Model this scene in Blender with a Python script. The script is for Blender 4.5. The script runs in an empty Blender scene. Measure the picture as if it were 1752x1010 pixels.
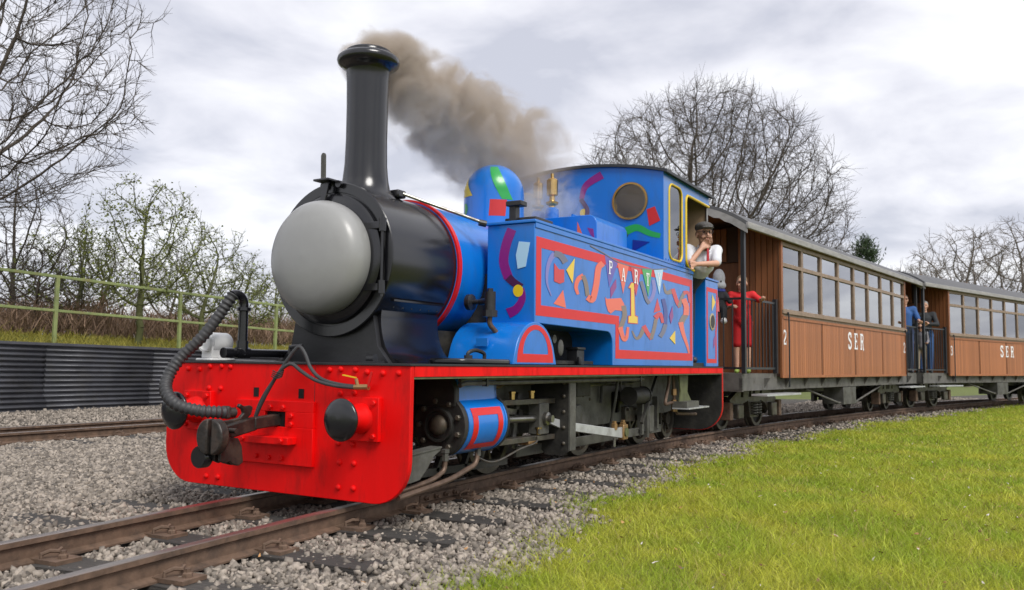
import bpy, bmesh, math, random
import numpy as np
from mathutils import Vector, Matrix
from mathutils.geometry import tessellate_polygon

scene = bpy.context.scene
COL = scene.collection
R_ = math.radians
# ------------------------------------------------------------------ camera
CAM = np.array([4.1212, -4.0706, 0.8956])
cam_data = bpy.data.cameras.new('camera')
cam_data.sensor_width = 36.0
cam_data.lens = 36.0 * 1457.958 / 1752.0
cam_data.clip_start = 0.05
cam_data.clip_end = 3000
cam = bpy.data.objects.new('camera', cam_data)
COL.objects.link(cam)
_y, _p, _r = R_(30.1355), R_(4.5885), R_(0.7229)
FW = np.array([-math.sin(_y)*math.cos(_p), math.cos(_y)*math.cos(_p), math.sin(_p)])
_rt = np.array([math.cos(_y), math.sin(_y), 0.0])
_up = np.cross(_rt, FW)
RT = _rt*math.cos(_r) + _up*math.sin(_r)
UP = np.cross(RT, FW)
m = Matrix(((RT[0], UP[0], -FW[0], CAM[0]), (RT[1], UP[1], -FW[1], CAM[1]), (RT[2], UP[2], -FW[2], CAM[2]), (0, 0, 0, 1)))
cam.matrix_world = m
cam_data.dof.use_dof = True
cam_data.dof.focus_distance = 7.0
cam_data.dof.aperture_fstop = 3.2
scene.camera = cam

# ------------------------------------------------------------------ world, sun, view
SUN_EL, SUN_ROT = R_(48), R_(118)
world = bpy.data.worlds.new('World'); scene.world = world; world.use_nodes = True
wn, wl = world.node_tree.nodes, world.node_tree.links
wn.clear()
def N(nodes, t, **k):
    n = nodes.new(t)
    for a, b in k.items():
        setattr(n, a, b)
    return n
out = N(wn, 'ShaderNodeOutputWorld')
sky = N(wn, 'ShaderNodeTexSky', sky_type='NISHITA', sun_disc=False, sun_elevation=SUN_EL, sun_rotation=SUN_ROT)
bg1 = N(wn, 'ShaderNodeBackground'); bg1.inputs[1].default_value = 0.10
wl.new(sky.outputs[0], bg1.inputs[0])
tc = N(wn, 'ShaderNodeTexCoord')
sep = N(wn, 'ShaderNodeSeparateXYZ'); wl.new(tc.outputs['Generated'], sep.inputs[0])
ab = N(wn, 'ShaderNodeMath', operation='ABSOLUTE'); wl.new(sep.outputs[2], ab.inputs[0])
ad = N(wn, 'ShaderNodeMath', operation='ADD'); wl.new(ab.outputs[0], ad.inputs[0]); ad.inputs[1].default_value = 0.22
dv = N(wn, 'ShaderNodeVectorMath', operation='DIVIDE'); wl.new(tc.outputs['Generated'], dv.inputs[0])
cb = N(wn, 'ShaderNodeCombineXYZ')
for i in (0, 1, 2): wl.new(ad.outputs[0], cb.inputs[i])
wl.new(cb.outputs[0], dv.inputs[1])
nz = N(wn, 'ShaderNodeTexNoise'); nz.inputs['Scale'].default_value = 2.1; nz.inputs['Detail'].default_value = 7; nz.inputs['Roughness'].default_value = .52; nz.inputs['Distortion'].default_value = .35
wl.new(dv.outputs[0], nz.inputs['Vector'])
rp = N(wn, 'ShaderNodeValToRGB')
e = rp.color_ramp.elements
e[0].position = .36; e[0].color = (.47, .48, .545, 1)
e[1].position = .66; e[1].color = (.82, .82, .835, 1)
e2 = rp.color_ramp.elements.new(.50); e2.color = (.64, .64, .69, 1)
wl.new(nz.outputs[0], rp.inputs[0])
bg2 = N(wn, 'ShaderNodeBackground'); bg2.inputs[1].default_value = 0.74
wl.new(rp.outputs[0], bg2.inputs[0])
mx = N(wn, 'ShaderNodeMixShader'); mx.inputs[0].default_value = .93
wl.new(bg1.outputs[0], mx.inputs[1]); wl.new(bg2.outputs[0], mx.inputs[2]); wl.new(mx.outputs[0], out.inputs[0])

sd = bpy.data.lights.new('sun', 'SUN'); sd.energy = 1.5; sd.angle = R_(24); sd.color = (1, .97, .92)
sun = bpy.data.objects.new('sun', sd); COL.objects.link(sun)
sdir = Vector((math.sin(SUN_ROT)*math.cos(SUN_EL), math.cos(SUN_ROT)*math.cos(SUN_EL), math.sin(SUN_EL)))
sun.rotation_euler = sdir.to_track_quat('Z', 'Y').to_euler()

vs = scene.view_settings
vs.view_transform = 'Standard'; vs.look = 'None'; vs.exposure = 0.92; vs.gamma = 1
vs.use_curve_mapping = False
cy = scene.cycles
cy.use_denoising = True
cy.max_bounces = 6; cy.diffuse_bounces = 3; cy.glossy_bounces = 3; cy.transmission_bounces = 4; cy.transparent_max_bounces = 24; cy.volume_bounces = 2
cy.volume_step_rate = 0.4; cy.volume_max_steps = 256
cy.caustics_reflective = False; cy.caustics_refractive = False

# ------------------------------------------------------------------ helpers
class MB:
    def __init__(s): s.v = []; s.f = []
    def add(s, vs_, fs):
        o = len(s.v); s.v += [tuple(map(float, q)) for q in vs_]; s.f += [tuple(i+o for i in f) for f in fs]; return s
    def box(s, x0, x1, y0, y1, z0, z1):
        return s.add([(x0,y0,z0),(x1,y0,z0),(x1,y1,z0),(x0,y1,z0),(x0,y0,z1),(x1,y0,z1),(x1,y1,z1),(x0,y1,z1)],
              [(0,3,2,1),(4,5,6,7),(0,1,5,4),(1,2,6,5),(2,3,7,6),(3,0,4,7)])
    def bar(s, p0, p1, w, h, upv=(0,0,1)):
        p0, p1 = Vector(p0), Vector(p1); t = (p1-p0).normalized(); u = Vector(upv); sd_ = t.cross(u)
        if sd_.length < 1e-4: sd_ = t.cross(Vector((1,0,0)))
        sd_.normalize(); u = sd_.cross(t)
        a, b = sd_*w/2, u*h/2
        return s.add([p0-a-b,p0+a-b,p0+a+b,p0-a+b,p1-a-b,p1+a-b,p1+a+b,p1-a+b],
              [(0,1,2,3),(4,7,6,5),(0,4,5,1),(1,5,6,2),(2,6,7,3),(3,7,4,0)])
    def tube(s, pts, r, n=10, cap=True):
        pts = [Vector(q) for q in pts]; k = len(pts)
        rs = r if isinstance(r, (list, tuple)) else [r]*k
        t0 = (pts[1]-pts[0]).normalized(); ref = Vector((0,0,1)) if abs(t0.z) < .9 else Vector((1,0,0))
        u = t0.cross(ref).normalized(); rings = []
        for i in range(k):
            t = (pts[min(i+1,k-1)]-pts[max(i-1,0)])
            t = t.normalized() if t.length > 1e-9 else t0
            u = (u - t*u.dot(t)); u = u.normalized() if u.length > 1e-6 else t.orthogonal().normalized()
            w = t.cross(u)
            rings.append([pts[i] + (u*math.cos(a)+w*math.sin(a))*rs[i] for a in [2*math.pi*j/n for j in range(n)]])
        vs_ = [q for g in rings for q in g]; fs = []
        for i in range(k-1):
            for j in range(n):
                a, b = i*n+j, i*n+(j+1) % n
                fs.append((a, b, b+n, a+n))
        if cap:
            fs.append(tuple(range(n-1, -1, -1))); fs.append(tuple(range((k-1)*n, k*n)))
        return s.add(vs_, fs)
    def cyl(s, p0, p1, r0, r1=None, n=20):
        return s.tube([p0, p1], [r0, r0 if r1 is None else r1], n)
    def lathe(s, prof, o=(0,0,0), axis='z', n=32):
        vs_, fs = [], []
        k = len(prof)
        for (r, h) in prof:
            for j in range(n):
                a = 2*math.pi*j/n; c, d = r*math.cos(a), r*math.sin(a)
                q = {'z': (c, d, h), 'y': (c, h, d), 'x': (h, c, d)}[axis]
                vs_.append((q[0]+o[0], q[1]+o[1], q[2]+o[2]))
        for i in range(k-1):
            for j in range(n):
                a, b = i*n+j, i*n+(j+1) % n
                fs.append((a, b, b+n, a+n))
        closed = prof[0] == prof[-1]
        if prof[0][0] > 1e-6 and not closed: fs.append(tuple(range(n-1, -1, -1)))
        if prof[-1][0] > 1e-6 and not closed: fs.append(tuple(range((k-1)*n, k*n)))
        return s.add(vs_, fs)
    def ell(s, c, r, n=14, mrot=None):
        vs_, fs = [], []; k = n//2+1
        for i in range(k):
            ph = math.pi*i/(k-1)
            for j in range(n):
                a = 2*math.pi*j/n
                q = Vector((r[0]*math.sin(ph)*math.cos(a), r[1]*math.sin(ph)*math.sin(a), r[2]*math.cos(ph)))
                if mrot: q = mrot @ q
                vs_.append((q.x+c[0], q.y+c[1], q.z+c[2]))
        for i in range(k-1):
            for j in range(n):
                a, b = i*n+j, i*n+(j+1) % n
                fs.append((a, a+n, b+n, b))
        return s.add(vs_, fs)
    def caps(s, p0, p1, r0, r1, n=12):
        p0, p1 = Vector(p0), Vector(p1); t = (p1-p0); L = max(t.length, 1e-5); t /= L
        pts, rs = [], []
        for a in (90, 65, 40, 15): pts.append(p0-t*r0*math.sin(R_(a))); rs.append(max(r0*math.cos(R_(a)), 1e-4))
        for a in (15, 40, 65, 90): pts.append(p1+t*r1*math.sin(R_(a))); rs.append(max(r1*math.cos(R_(a)), 1e-4))
        return s.tube(pts, rs, n)
    def prism(s, poly, axis, a, b, holes=()):
        loops = [list(poly)] + [list(h) for h in holes]
        allp = [q for l in loops for q in l]; n = len(allp)
        def P(q, c): return {'x': (c, q[0], q[1]), 'y': (q[0], c, q[1]), 'z': (q[0], q[1], c)}[axis]
        vs_ = [P(q, a) for q in allp] + [P(q, b) for q in allp]; fs = []
        if holes:
            tri = tessellate_polygon([[Vector((q[0], q[1], 0)) for q in l] for l in loops])
            for t in tri: fs.append(tuple(t)); fs.append(tuple(i+n for i in reversed(t)))
        else:
            fs.append(tuple(range(n))); fs.append(tuple(range(2*n-1, n-1, -1)))
        o = 0
        for l in loops:
            k = len(l)
            for i in range(k):
                c, d = o+i, o+(i+1) % k
                fs.append((c, c+n, d+n, d))
            o += k
        return s.add(vs_, fs)
    def mesh(s, name, mat, smooth=35, fixn=True):
        me = bpy.data.meshes.new(name); me.from_pydata(s.v, [], s.f)
        if fixn:
            bm = bmesh.new(); bm.from_mesh(me); bmesh.ops.recalc_face_normals(bm, faces=bm.faces); bm.to_mesh(me); bm.free()
        if mat: me.materials.append(mat)
        if smooth:
            me.shade_smooth(); me.set_sharp_from_angle(angle=R_(smooth))
        me.update(); return me
    def build(s, name, mat, parent=None, smooth=35, bevel=0, loc=None):
        o = link(name, s.mesh(name, mat, smooth), parent, loc)
        if bevel:
            b = o.modifiers.new('bevel', 'BEVEL'); b.width = bevel; b.segments = 2; b.limit_method = 'ANGLE'; b.angle_limit = R_(40)
        return o
def link(name, me, parent=None, loc=None, rot=None, scale=None):
    o = bpy.data.objects.new(name, me); COL.objects.link(o)
    if parent: o.parent = parent
    if loc: o.location = loc
    if rot: o.rotation_euler = rot
    if scale: o.scale = scale
    return o
def tag(o, label=None, cat=None, group=None, kind=None):
    if label: o['label'] = label
    if cat: o['category'] = cat
    if group: o['group'] = group
    if kind: o['kind'] = kind
    return o
def thing(name, label, cat, loc=(0,0,0), rotz=0, group=None):
    o = bpy.data.objects.new(name, None); COL.objects.link(o); o.location = loc; o.rotation_euler = (0, 0, rotz)
    o.empty_display_size = .1
    return tag(o, label, cat, group)
def arc(cx, cz, r, a0, a1, n=8):
    return [(cx+r*math.cos(R_(a0+(a1-a0)*i/n)), cz+r*math.sin(R_(a0+(a1-a0)*i/n))) for i in range(n+1)]
def rrect(x0, x1, z0, z1, r, n=5):
    return arc(x1-r, z0+r, r, -90, 0, n)+arc(x1-r, z1-r, r, 0, 90, n)+arc(x0+r, z1-r, r, 90, 180, n)+arc(x0+r, z0+r, r, 180, 270, n)
def spline(pts, k=6):
    P = [Vector(q) for q in pts]; Q = [2*P[0]-P[1]]+P+[2*P[-1]-P[-2]]; o = []
    for i in range(1, len(Q)-2):
        a, b, c, d = Q[i-1:i+3]
        for j in range(k):
            t = j/k; o.append(.5*((2*b)+(c-a)*t+(2*a-5*b+4*c-d)*t*t+(3*b-a-3*c+d)*t**3))
    o.append(P[-1]); return o
def np_mesh(name, verts, loops, starts, mat, smooth=False):
    me = bpy.data.meshes.new(name)
    me.vertices.add(len(verts)); me.vertices.foreach_set('co', np.ascontiguousarray(verts, dtype=np.float32).ravel())
    me.loops.add(len(loops)); me.loops.foreach_set('vertex_index', np.ascontiguousarray(loops, dtype=np.int32))
    me.polygons.add(len(starts)); me.polygons.foreach_set('loop_start', np.ascontiguousarray(starts, dtype=np.int32))
    me.update(calc_edges=True)
    if smooth: me.shade_smooth()
    me.materials.append(mat)
    return me
def in_view(P, mx_=.25):
    d = P-CAM; z = d@FW; z = np.where(z < .2, .2, z)
    px = .5+1457.958*(d@RT)/z/1752; py = .5-1457.958*(d@UP)/z/1752
    return (d@FW > .3) & (px > -mx_) & (px < 1+mx_) & (py > -.6) & (py < .5+.2887+mx_*.6)

# ------------------------------------------------------------------ materials
def pm(name, col, rough=.5, metal=0, coat=0, var=0, vscale=3, bump=0, bscale=40, spec=.5, dirt=None, dirt_amt=.5, dscale=2.5, stretch=None, rand=0, island=0, coords='Object', trans=0):
    mt = bpy.data.materials.new(name); mt.use_nodes = True
    nt = mt.node_tree; n, l = nt.nodes, nt.links
    b = n['Principled BSDF']
    b.inputs['Roughness'].default_value = rough; b.inputs['Metallic'].default_value = metal
    b.inputs['Coat Weight'].default_value = coat; b.inputs['Coat Roughness'].default_value = .17
    b.inputs['Specular IOR Level'].default_value = spec
    b.inputs['Base Color'].default_value = (*col, 1)
    src = None
    t = N(n, 'ShaderNodeTexCoord'); vec = t.outputs[coords]
    if stretch:
        mp = N(n, 'ShaderNodeMapping'); mp.inputs['Scale'].default_value = stretch; l.new(vec, mp.inputs[0]); vec = mp.outputs[0]
    def hsv(val_socket, lo, hi, cin):
        mr = N(n, 'ShaderNodeMapRange'); mr.inputs[3].default_value = lo; mr.inputs[4].default_value = hi; l.new(val_socket, mr.inputs[0])
        h = N(n, 'ShaderNodeMix', data_type='RGBA', blend_type='MULTIPLY'); h.inputs[0].default_value = 1
        if cin is None: h.inputs[6].default_value = (*col, 1)
        else: l.new(cin, h.inputs[6])
        l.new(mr.outputs[0], h.inputs[7]); return h.outputs[2]
    if var:
        z = N(n, 'ShaderNodeTexNoise'); z.inputs['Scale'].default_value = vscale; z.inputs['Detail'].default_value = 5; z.inputs['Roughness'].default_value = .6
        l.new(vec, z.inputs[0])
        mr = N(n, 'ShaderNodeMapRange'); mr.inputs[1].default_value = .3; mr.inputs[2].default_value = .7; l.new(z.outputs[0], mr.inputs[0])
        src = hsv(mr.outputs[0], 1-var, 1+var, src)
    if rand:
        oi = N(n, 'ShaderNodeObjectInfo'); src = hsv(oi.outputs['Random'], 1-rand, 1+rand, src)
    if island:
        g = N(n, 'ShaderNodeNewGeometry'); src = hsv(g.outputs['Random Per Island'], 1-island, 1+island, src)
    if dirt:
        z = N(n, 'ShaderNodeTexNoise'); z.inputs['Scale'].default_value = dscale; z.inputs['Detail'].default_value = 8; z.inputs['Roughness'].default_value = .65
        l.new(vec, z.inputs[0])
        mr = N(n, 'ShaderNodeMapRange'); mr.inputs[1].default_value = .5; mr.inputs[2].default_value = .68; mr.inputs[4].default_value = dirt_amt; l.new(z.outputs[0], mr.inputs[0])
        h = N(n, 'ShaderNodeMix', data_type='RGBA'); l.new(mr.outputs[0], h.inputs[0])
        if src is None: h.inputs[6].default_value = (*col, 1)
        else: l.new(src, h.inputs[6])
        h.inputs[7].default_value = (*dirt, 1); src = h.outputs[2]
        rr = N(n, 'ShaderNodeMapRange'); rr.inputs[3].default_value = rough; rr.inputs[4].default_value = min(1, rough+.35); l.new(mr.outputs[0], rr.inputs[0]); l.new(rr.outputs[0], b.inputs['Roughness'])
    if src is not None: l.new(src, b.inputs['Base Color'])
    if bump:
        z = N(n, 'ShaderNodeTexNoise'); z.inputs['Scale'].default_value = bscale; z.inputs['Detail'].default_value = 4
        l.new(vec, z.inputs[0]); bp = N(n, 'ShaderNodeBump'); bp.inputs['Strength'].default_value = bump; bp.inputs['Distance'].default_value = .02
        l.new(z.outputs[0], bp.inputs['Height']); l.new(bp.outputs[0], b.inputs['Normal'])
    if trans:
        ms = N(n, 'ShaderNodeMixShader'); ms.inputs[0].default_value = trans
        tl = N(n, 'ShaderNodeBsdfTranslucent')
        if src is not None: l.new(src, tl.inputs[0])
        else: tl.inputs[0].default_value = (*col, 1)
        o_ = n['Material Output']; l.new(b.outputs[0], ms.inputs[1]); l.new(tl.outputs[0], ms.inputs[2]); l.new(ms.outputs[0], o_.inputs[0])
    return mt
def sc(r, g, b):
    f = lambda c: (c/255/12.92) if c/255 <= .04045 else ((c/255+.055)/1.055)**2.4
    return (f(r), f(g), f(b))
M = {}
M['blue'] = pm('blue_paint', (.002, .165, .60), .28, coat=.35, var=.07, vscale=1.2, bump=.01, bscale=6, dirt=(.03, .11, .27), dirt_amt=.42, dscale=3.2, stretch=(1.5, 1.5, .5))
M['red'] = pm('red_paint', (.80, .003, .003), .5, coat=.02, spec=.18, var=.08, vscale=3, dirt=(.36, .010, .008), dirt_amt=.55, dscale=5, bump=.05, bscale=30, stretch=(1.6, 1.6, .45))
M['redline'] = pm('red_lining', (.66, .012, .012), .38, coat=.12, spec=.4, var=.05)
M['gloss'] = pm('black_gloss', (.007, .007, .009), .24, coat=.4, var=.25, vscale=3, bump=.015, bscale=7)
M['black'] = pm('black_satin', (.018, .018, .020), .42, var=.3, vscale=5, bump=.06, bscale=35)
M['soot'] = pm('sooty_black', (.022, .021, .019), .6, var=.4, vscale=6, bump=.15, bscale=30, dirt=(.055, .048, .036), dirt_amt=.45, dscale=6)
M['dgrey'] = pm('dirty_grey', (.088, .086, .078), .5, var=.4, vscale=6, bump=.12, bscale=30, dirt=(.05, .045, .028), dirt_amt=.7, dscale=5)
M['lgrey'] = pm('light_grey_rod', (.48, .49, .50), .35, metal=.25, var=.15, vscale=8, dirt=(.16, .13, .09), dirt_amt=.5, dscale=7)
M['steel'] = pm('oily_steel', (.30, .29, .27), .3, metal=.9, var=.25, vscale=12, dirt=(.07, .05, .03), dirt_amt=.6, dscale=9)
M['greasy'] = pm('greasy_iron', (.085, .078, .066), .38, metal=.35, var=.4, vscale=9, bump=.1, bscale=40, dirt=(.12, .08, .045), dirt_amt=.6, dscale=8)
M['forged'] = pm('forged_iron', (.034, .029, .025), .42, metal=.3, var=.45, vscale=9, bump=.2, bscale=35, dirt=(.09, .055, .035), dirt_amt=.6, dscale=9)
M['rubber'] = pm('rubber_hose', (.042, .042, .044), .55, var=.2, vscale=10, bump=.05, bscale=60)
M['white'] = pm('white_paint', (.74, .74, .74), .4, var=.06, vscale=6, dirt=(.45, .44, .42), dirt_amt=.4)
M['face'] = pm('pale_grey_paint', (.30, .30, .295), .36, coat=.2, var=.05, vscale=2.5, bump=.01, bscale=5, dirt=(.25, .247, .24), dirt_amt=.35, dscale=3)
M['brass'] = pm('brass', (.62, .42, .17), .24, metal=1, var=.15, vscale=9)
M['copper'] = pm('copper', (.15, .10, .072), .55, metal=.5, var=.3, vscale=14)
M['bronze'] = pm('bronze', (.36, .22, .10), .42, metal=.7, var=.25, vscale=12)
M['yellow'] = pm('yellow_paint', (.80, .55, .02), .35, coat=.2)
M['tan'] = pm('tan_lining', (.42, .29, .18), .6, var=.12, vscale=4)
M['moss'] = pm('mossy_iron', (.10, .11, .045), .6, var=.35, vscale=12)
M['hole'] = pm('void_shade_black', (.004, .004, .004), .9)  # near-black colour standing in for the shade inside openings
M['roofdark'] = pm('dark_roof', (.03, .032, .036), .5, var=.2, vscale=4, bump=.05)
M['badge'] = pm('badge_gold', (.50, .42, .25), .35, metal=.4)
DC = dict(red=(.60, .02, .022), yellow=(.80, .55, .02), orange=(.80, .13, .055), purple=(.10, .07, .40), lilac=(.19, .18, .50), magenta=(.24, .012, .20), plum=(.07, .012, .07), navy=(.012, .03, .26), slate=(.13, .13, .19), slate2=(.03, .06, .10), taupe=(.20, .15, .12), leafgreen=(.02, .36, .07), skyblue=(.42, .66, .85), white=(.85, .85, .86))
for k_, c_ in DC.items(): M['d_'+k_] = pm('vinyl_'+k_, c_, .3, coat=.25)
def glass(name, tint, refl, rough=.02):
    mt = bpy.data.materials.new(name); mt.use_nodes = True; n, l = mt.node_tree.nodes, mt.node_tree.links
    n.remove(n['Principled BSDF']); o_ = n['Material Output']
    tr_ = N(n, 'ShaderNodeBsdfTransparent'); tr_.inputs[0].default_value = (*tint, 1)
    gl = N(n, 'ShaderNodeBsdfGlossy'); gl.inputs['Roughness'].default_value = rough; gl.inputs[0].default_value = (.95, .97, 1, 1)
    fr = N(n, 'ShaderNodeFresnel'); fr.inputs[0].default_value = 1.5
    mp = N(n, 'ShaderNodeMapRange'); mp.inputs[4].default_value = 1.0; l.new(fr.outputs[0], mp.inputs[0])
    oi = N(n, 'ShaderNodeObjectInfo'); mr = N(n, 'ShaderNodeMapRange'); mr.inputs[3].default_value = refl*.45; mr.inputs[4].default_value = refl*1.25; l.new(oi.outputs['Random'], mr.inputs[0]); l.new(mr.outputs[0], mp.inputs[3])
    ms = N(n, 'ShaderNodeMixShader'); l.new(mp.outputs[0], ms.inputs[0]); l.new(tr_.outputs[0], ms.inputs[1]); l.new(gl.outputs[0], ms.inputs[2]); l.new(ms.outputs[0], o_.inputs[0])
    return mt
M['glass'] = glass('window_glass', (.74, .76, .77), .36)
M['dglass'] = glass('cab_glass', (.5, .52, .54), .25)
M['wood'] = pm('varnished_board', (.37, .138, .053), .5, spec=.3, coat=.03, var=.22, vscale=4, stretch=(9, 9, .7), rand=.17, bump=.08, bscale=18, dirt=(.15, .075, .045), dirt_amt=.35, dscale=2)
M['wood2'] = pm('dark_board', (.24, .09, .036), .5, spec=.3, coat=.03, var=.22, vscale=4, stretch=(9, 9, .7), rand=.2, bump=.08, bscale=18)
M['woodgap'] = pm('board_backing', (.05, .022, .012), .7)
M['sash'] = pm('weathered_sash', (.26, .185, .13), .55, var=.25, vscale=6, stretch=(6, 2, 2), bump=.1)
M['canvas'] = pm('roof_canvas', (.11, .11, .115), .75, var=.25, vscale=3, bump=.12, bscale=14, dirt=(.08, .08, .08), dirt_amt=.5, dscale=3)
M['gutter'] = pm('gutter_grey', (.31, .30, .29), .6, var=.2, vscale=4, stretch=(2, 1, 4), dirt=(.2, .19, .18), dirt_amt=.6, dscale=3)
M['under'] = pm('underframe_grey', (.11, .105, .095), .6, var=.35, vscale=5, bump=.1, dirt=(.045, .035, .025), dirt_amt=.7, dscale=4)
M['iron'] = pm('black_iron', (.02, .022, .026), .38, var=.25, vscale=6)
M['rust'] = pm('rusty_iron', (.135, .085, .056), .75, var=.35, vscale=14, bump=.15, bscale=60, dirt=(.055, .04, .032), dirt_amt=.6, dscale=8)
M['railhead'] = pm('rail_head', (.36, .31, .28), .3, metal=.85, var=.15, vscale=6, stretch=(8, .4, 8), dirt=(.14, .08, .05), dirt_amt=.6, dscale=3)
M['sleeper'] = pm('old_timber', (.050, .045, .040), .85, var=.35, vscale=5, stretch=(1.2, 11, 11), bump=.5, bscale=14, dirt=(.035, .033, .030), dirt_amt=.7, dscale=3, rand=.2)
M['stone'] = pm('crushed_stone', (.25, .215, .178), .85, island=.6, var=.25, vscale=30)
M['bed'] = pm('gravel_bed', (.075, .066, .056), .9, var=.45, vscale=14, bump=.9, bscale=55)
M['earth'] = pm('meadow', (.115, .14, .028), .95, var=.3, vscale=3, bump=.5, bscale=20)
M['lawn'] = pm('lawn_soil', (.15, .165, .025), .95, var=.3, vscale=6, bump=.5, bscale=60)
M['blade'] = pm('grass_blade', (.37, .40, .048), .5, island=.42, var=.2, vscale=.9, trans=.45, coords='Generated', spec=.3)
def grass_mat():
    mt = pm('grass_blade', (.3, .4, .05), .5, trans=.42, spec=.3, island=.38); n, l = mt.node_tree.nodes, mt.node_tree.links
    t = N(n, 'ShaderNodeTexCoord'); z = N(n, 'ShaderNodeTexNoise'); z.inputs['Scale'].default_value = 1.7; z.inputs['Detail'].default_value = 4; l.new(t.outputs['Object'], z.inputs[0])
    r = N(n, 'ShaderNodeValToRGB'); r.color_ramp.elements[0].position = .36; r.color_ramp.elements[0].color = (.32, .43, .038, 1); r.color_ramp.elements[1].position = .64; r.color_ramp.elements[1].color = (.52, .53, .068, 1)
    l.new(z.outputs[0], r.inputs[0])
    for k in n:
        if k.type == 'MIX' and k.blend_type == 'MULTIPLY': l.new(r.outputs[0], k.inputs[6])
    return mt
M['blade'] = grass_mat()
M['leaf'] = pm('dead_leaf', (.30, .16, .06), .7, island=.6)
M['petal'] = pm('daisy_petal', (.75, .68, .66), .6, island=.3)
M['strawblade'] = pm('straw_blade', (.42, .36, .11), .6, island=.3, trans=.3, spec=.3)
M['bankgrass'] = pm('bank_grass', (.36, .32, .07), .6, island=.4, trans=.3, spec=.2)
M['bramble'] = pm('dead_bramble', (.29, .195, .135), .8, island=.5, spec=.2)
M['corr'] = pm('corrugated_steel', (.088, .090, .102), .36, metal=.2, var=.25, vscale=2, bump=.03, bscale=12, dirt=(.085, .08, .07), dirt_amt=.45, dscale=2.5, rand=.12)
M['railgreen'] = pm('mossy_green_paint', (.25, .30, .11), .65, var=.25, vscale=7, dirt=(.20, .10, .05), dirt_amt=.55, dscale=3.5)
M['bark'] = pm('bark', (.080, .064, .050), .9, var=.3, vscale=4)
M['barkgreen'] = pm('mossy_bark', (.105, .112, .042), .9, var=.3, vscale=3)
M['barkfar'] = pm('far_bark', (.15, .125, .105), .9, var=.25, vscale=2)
M['bud'] = pm('ivy_leaf', (.17, .20, .03), .6, island=.45, trans=.25)
M['needle'] = pm('pine_needle', (.045, .075, .03), .6, island=.4)
def smoke_mat(name, col, dens, r0, r1, L, scale, fade, contrast=2.4):
    mt = bpy.data.materials.new(name); mt.use_nodes = True; n, l = mt.node_tree.nodes, mt.node_tree.links
    n.remove(n['Principled BSDF']); o_ = n['Material Output']
    pv = N(n, 'ShaderNodeVolumePrincipled'); pv.inputs['Color'].default_value = (*col, 1); pv.inputs['Anisotropy'].default_value = .1
    t = N(n, 'ShaderNodeTexCoord'); s_ = N(n, 'ShaderNodeSeparateXYZ'); l.new(t.outputs['Object'], s_.inputs[0])
    def mth(op, a, b=None, c=None, clamp=False):
        k = N(n, 'ShaderNodeMath', operation=op); k.use_clamp = clamp
        for i, q in enumerate((a, b, c)):
            if q is None: continue
            if isinstance(q, (int, float)): k.inputs[i].default_value = q
            else: l.new(q, k.inputs[i])
        return k.outputs[0]
    rad = mth('SQRT', mth('ADD', mth('MULTIPLY', s_.outputs[0], s_.outputs[0]), mth('MULTIPLY', s_.outputs[2], s_.outputs[2])))
    u = mth('DIVIDE', s_.outputs[1], L, clamp=True)
    RR = mth('MULTIPLY_ADD', mth('POWER', u, .75), r1-r0, r0)
    q = mth('DIVIDE', rad, RR)
    z = N(n, 'ShaderNodeTexNoise'); z.inputs['Scale'].default_value = scale; z.inputs['Detail'].default_value = 6; z.inputs['Roughness'].default_value = .58; z.inputs['Distortion'].default_value = .9
    l.new(t.outputs['Object'], z.inputs[0])
    nn = mth('MULTIPLY', mth('SUBTRACT', z.outputs[0], .5), contrast)
    d = mth('ADD', mth('SUBTRACT', 1.0, q), nn)
    d = mth('MULTIPLY', d, 4.0, clamp=True)
    edge = mth('MULTIPLY', mth('SUBTRACT', 1.3, q), 5, clamp=True)
    f0 = mth('MULTIPLY', mth('SUBTRACT', 1.0, u), 6, clamp=True)
    fd = mth('POWER', mth('SUBTRACT', 1.0, u), fade)
    tot = mth('MULTIPLY', mth('MULTIPLY', mth('MULTIPLY', d, edge), mth('MULTIPLY', f0, fd)), dens)
    l.new(tot, pv.inputs['Density']); l.new(pv.outputs[0], o_.inputs['Volume'])
    return mt
# ------------------------------------------------------------------ track line
TK, TY, TY0, TK2 = .0221, 3.5, 8.0, .0122
def tr(y):
    if y < TY0: return TK*(y-TY)**2/2
    return TK*(TY0-TY)**2/2 + TK*(TY0-TY)*(y-TY0) + TK2*(y-TY0)**2/2
def trs(y):
    return TK*(y-TY) if y < TY0 else TK*(TY0-TY)+TK2*(y-TY0)
EDGE = [(-6, 3.6), (-3, 2.62), (-.693, 1.944), (.663, 1.599), (2.764, 1.30), (5.166, 1.22), (7.914, 1.34), (12.77, 1.95), (18.7, 3.05), (26.5, 4.75), (40, 9.2)]
_ey = np.array([a for a, b in EDGE]); _ex = np.array([b for a, b in EDGE])
def edge_np(y):
    return np.interp(y, _ey, _ex) + .10*np.sin(y*2.3+.6) + .07*np.sin(y*5.1+1.9) + .04*np.sin(y*11.7)

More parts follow.
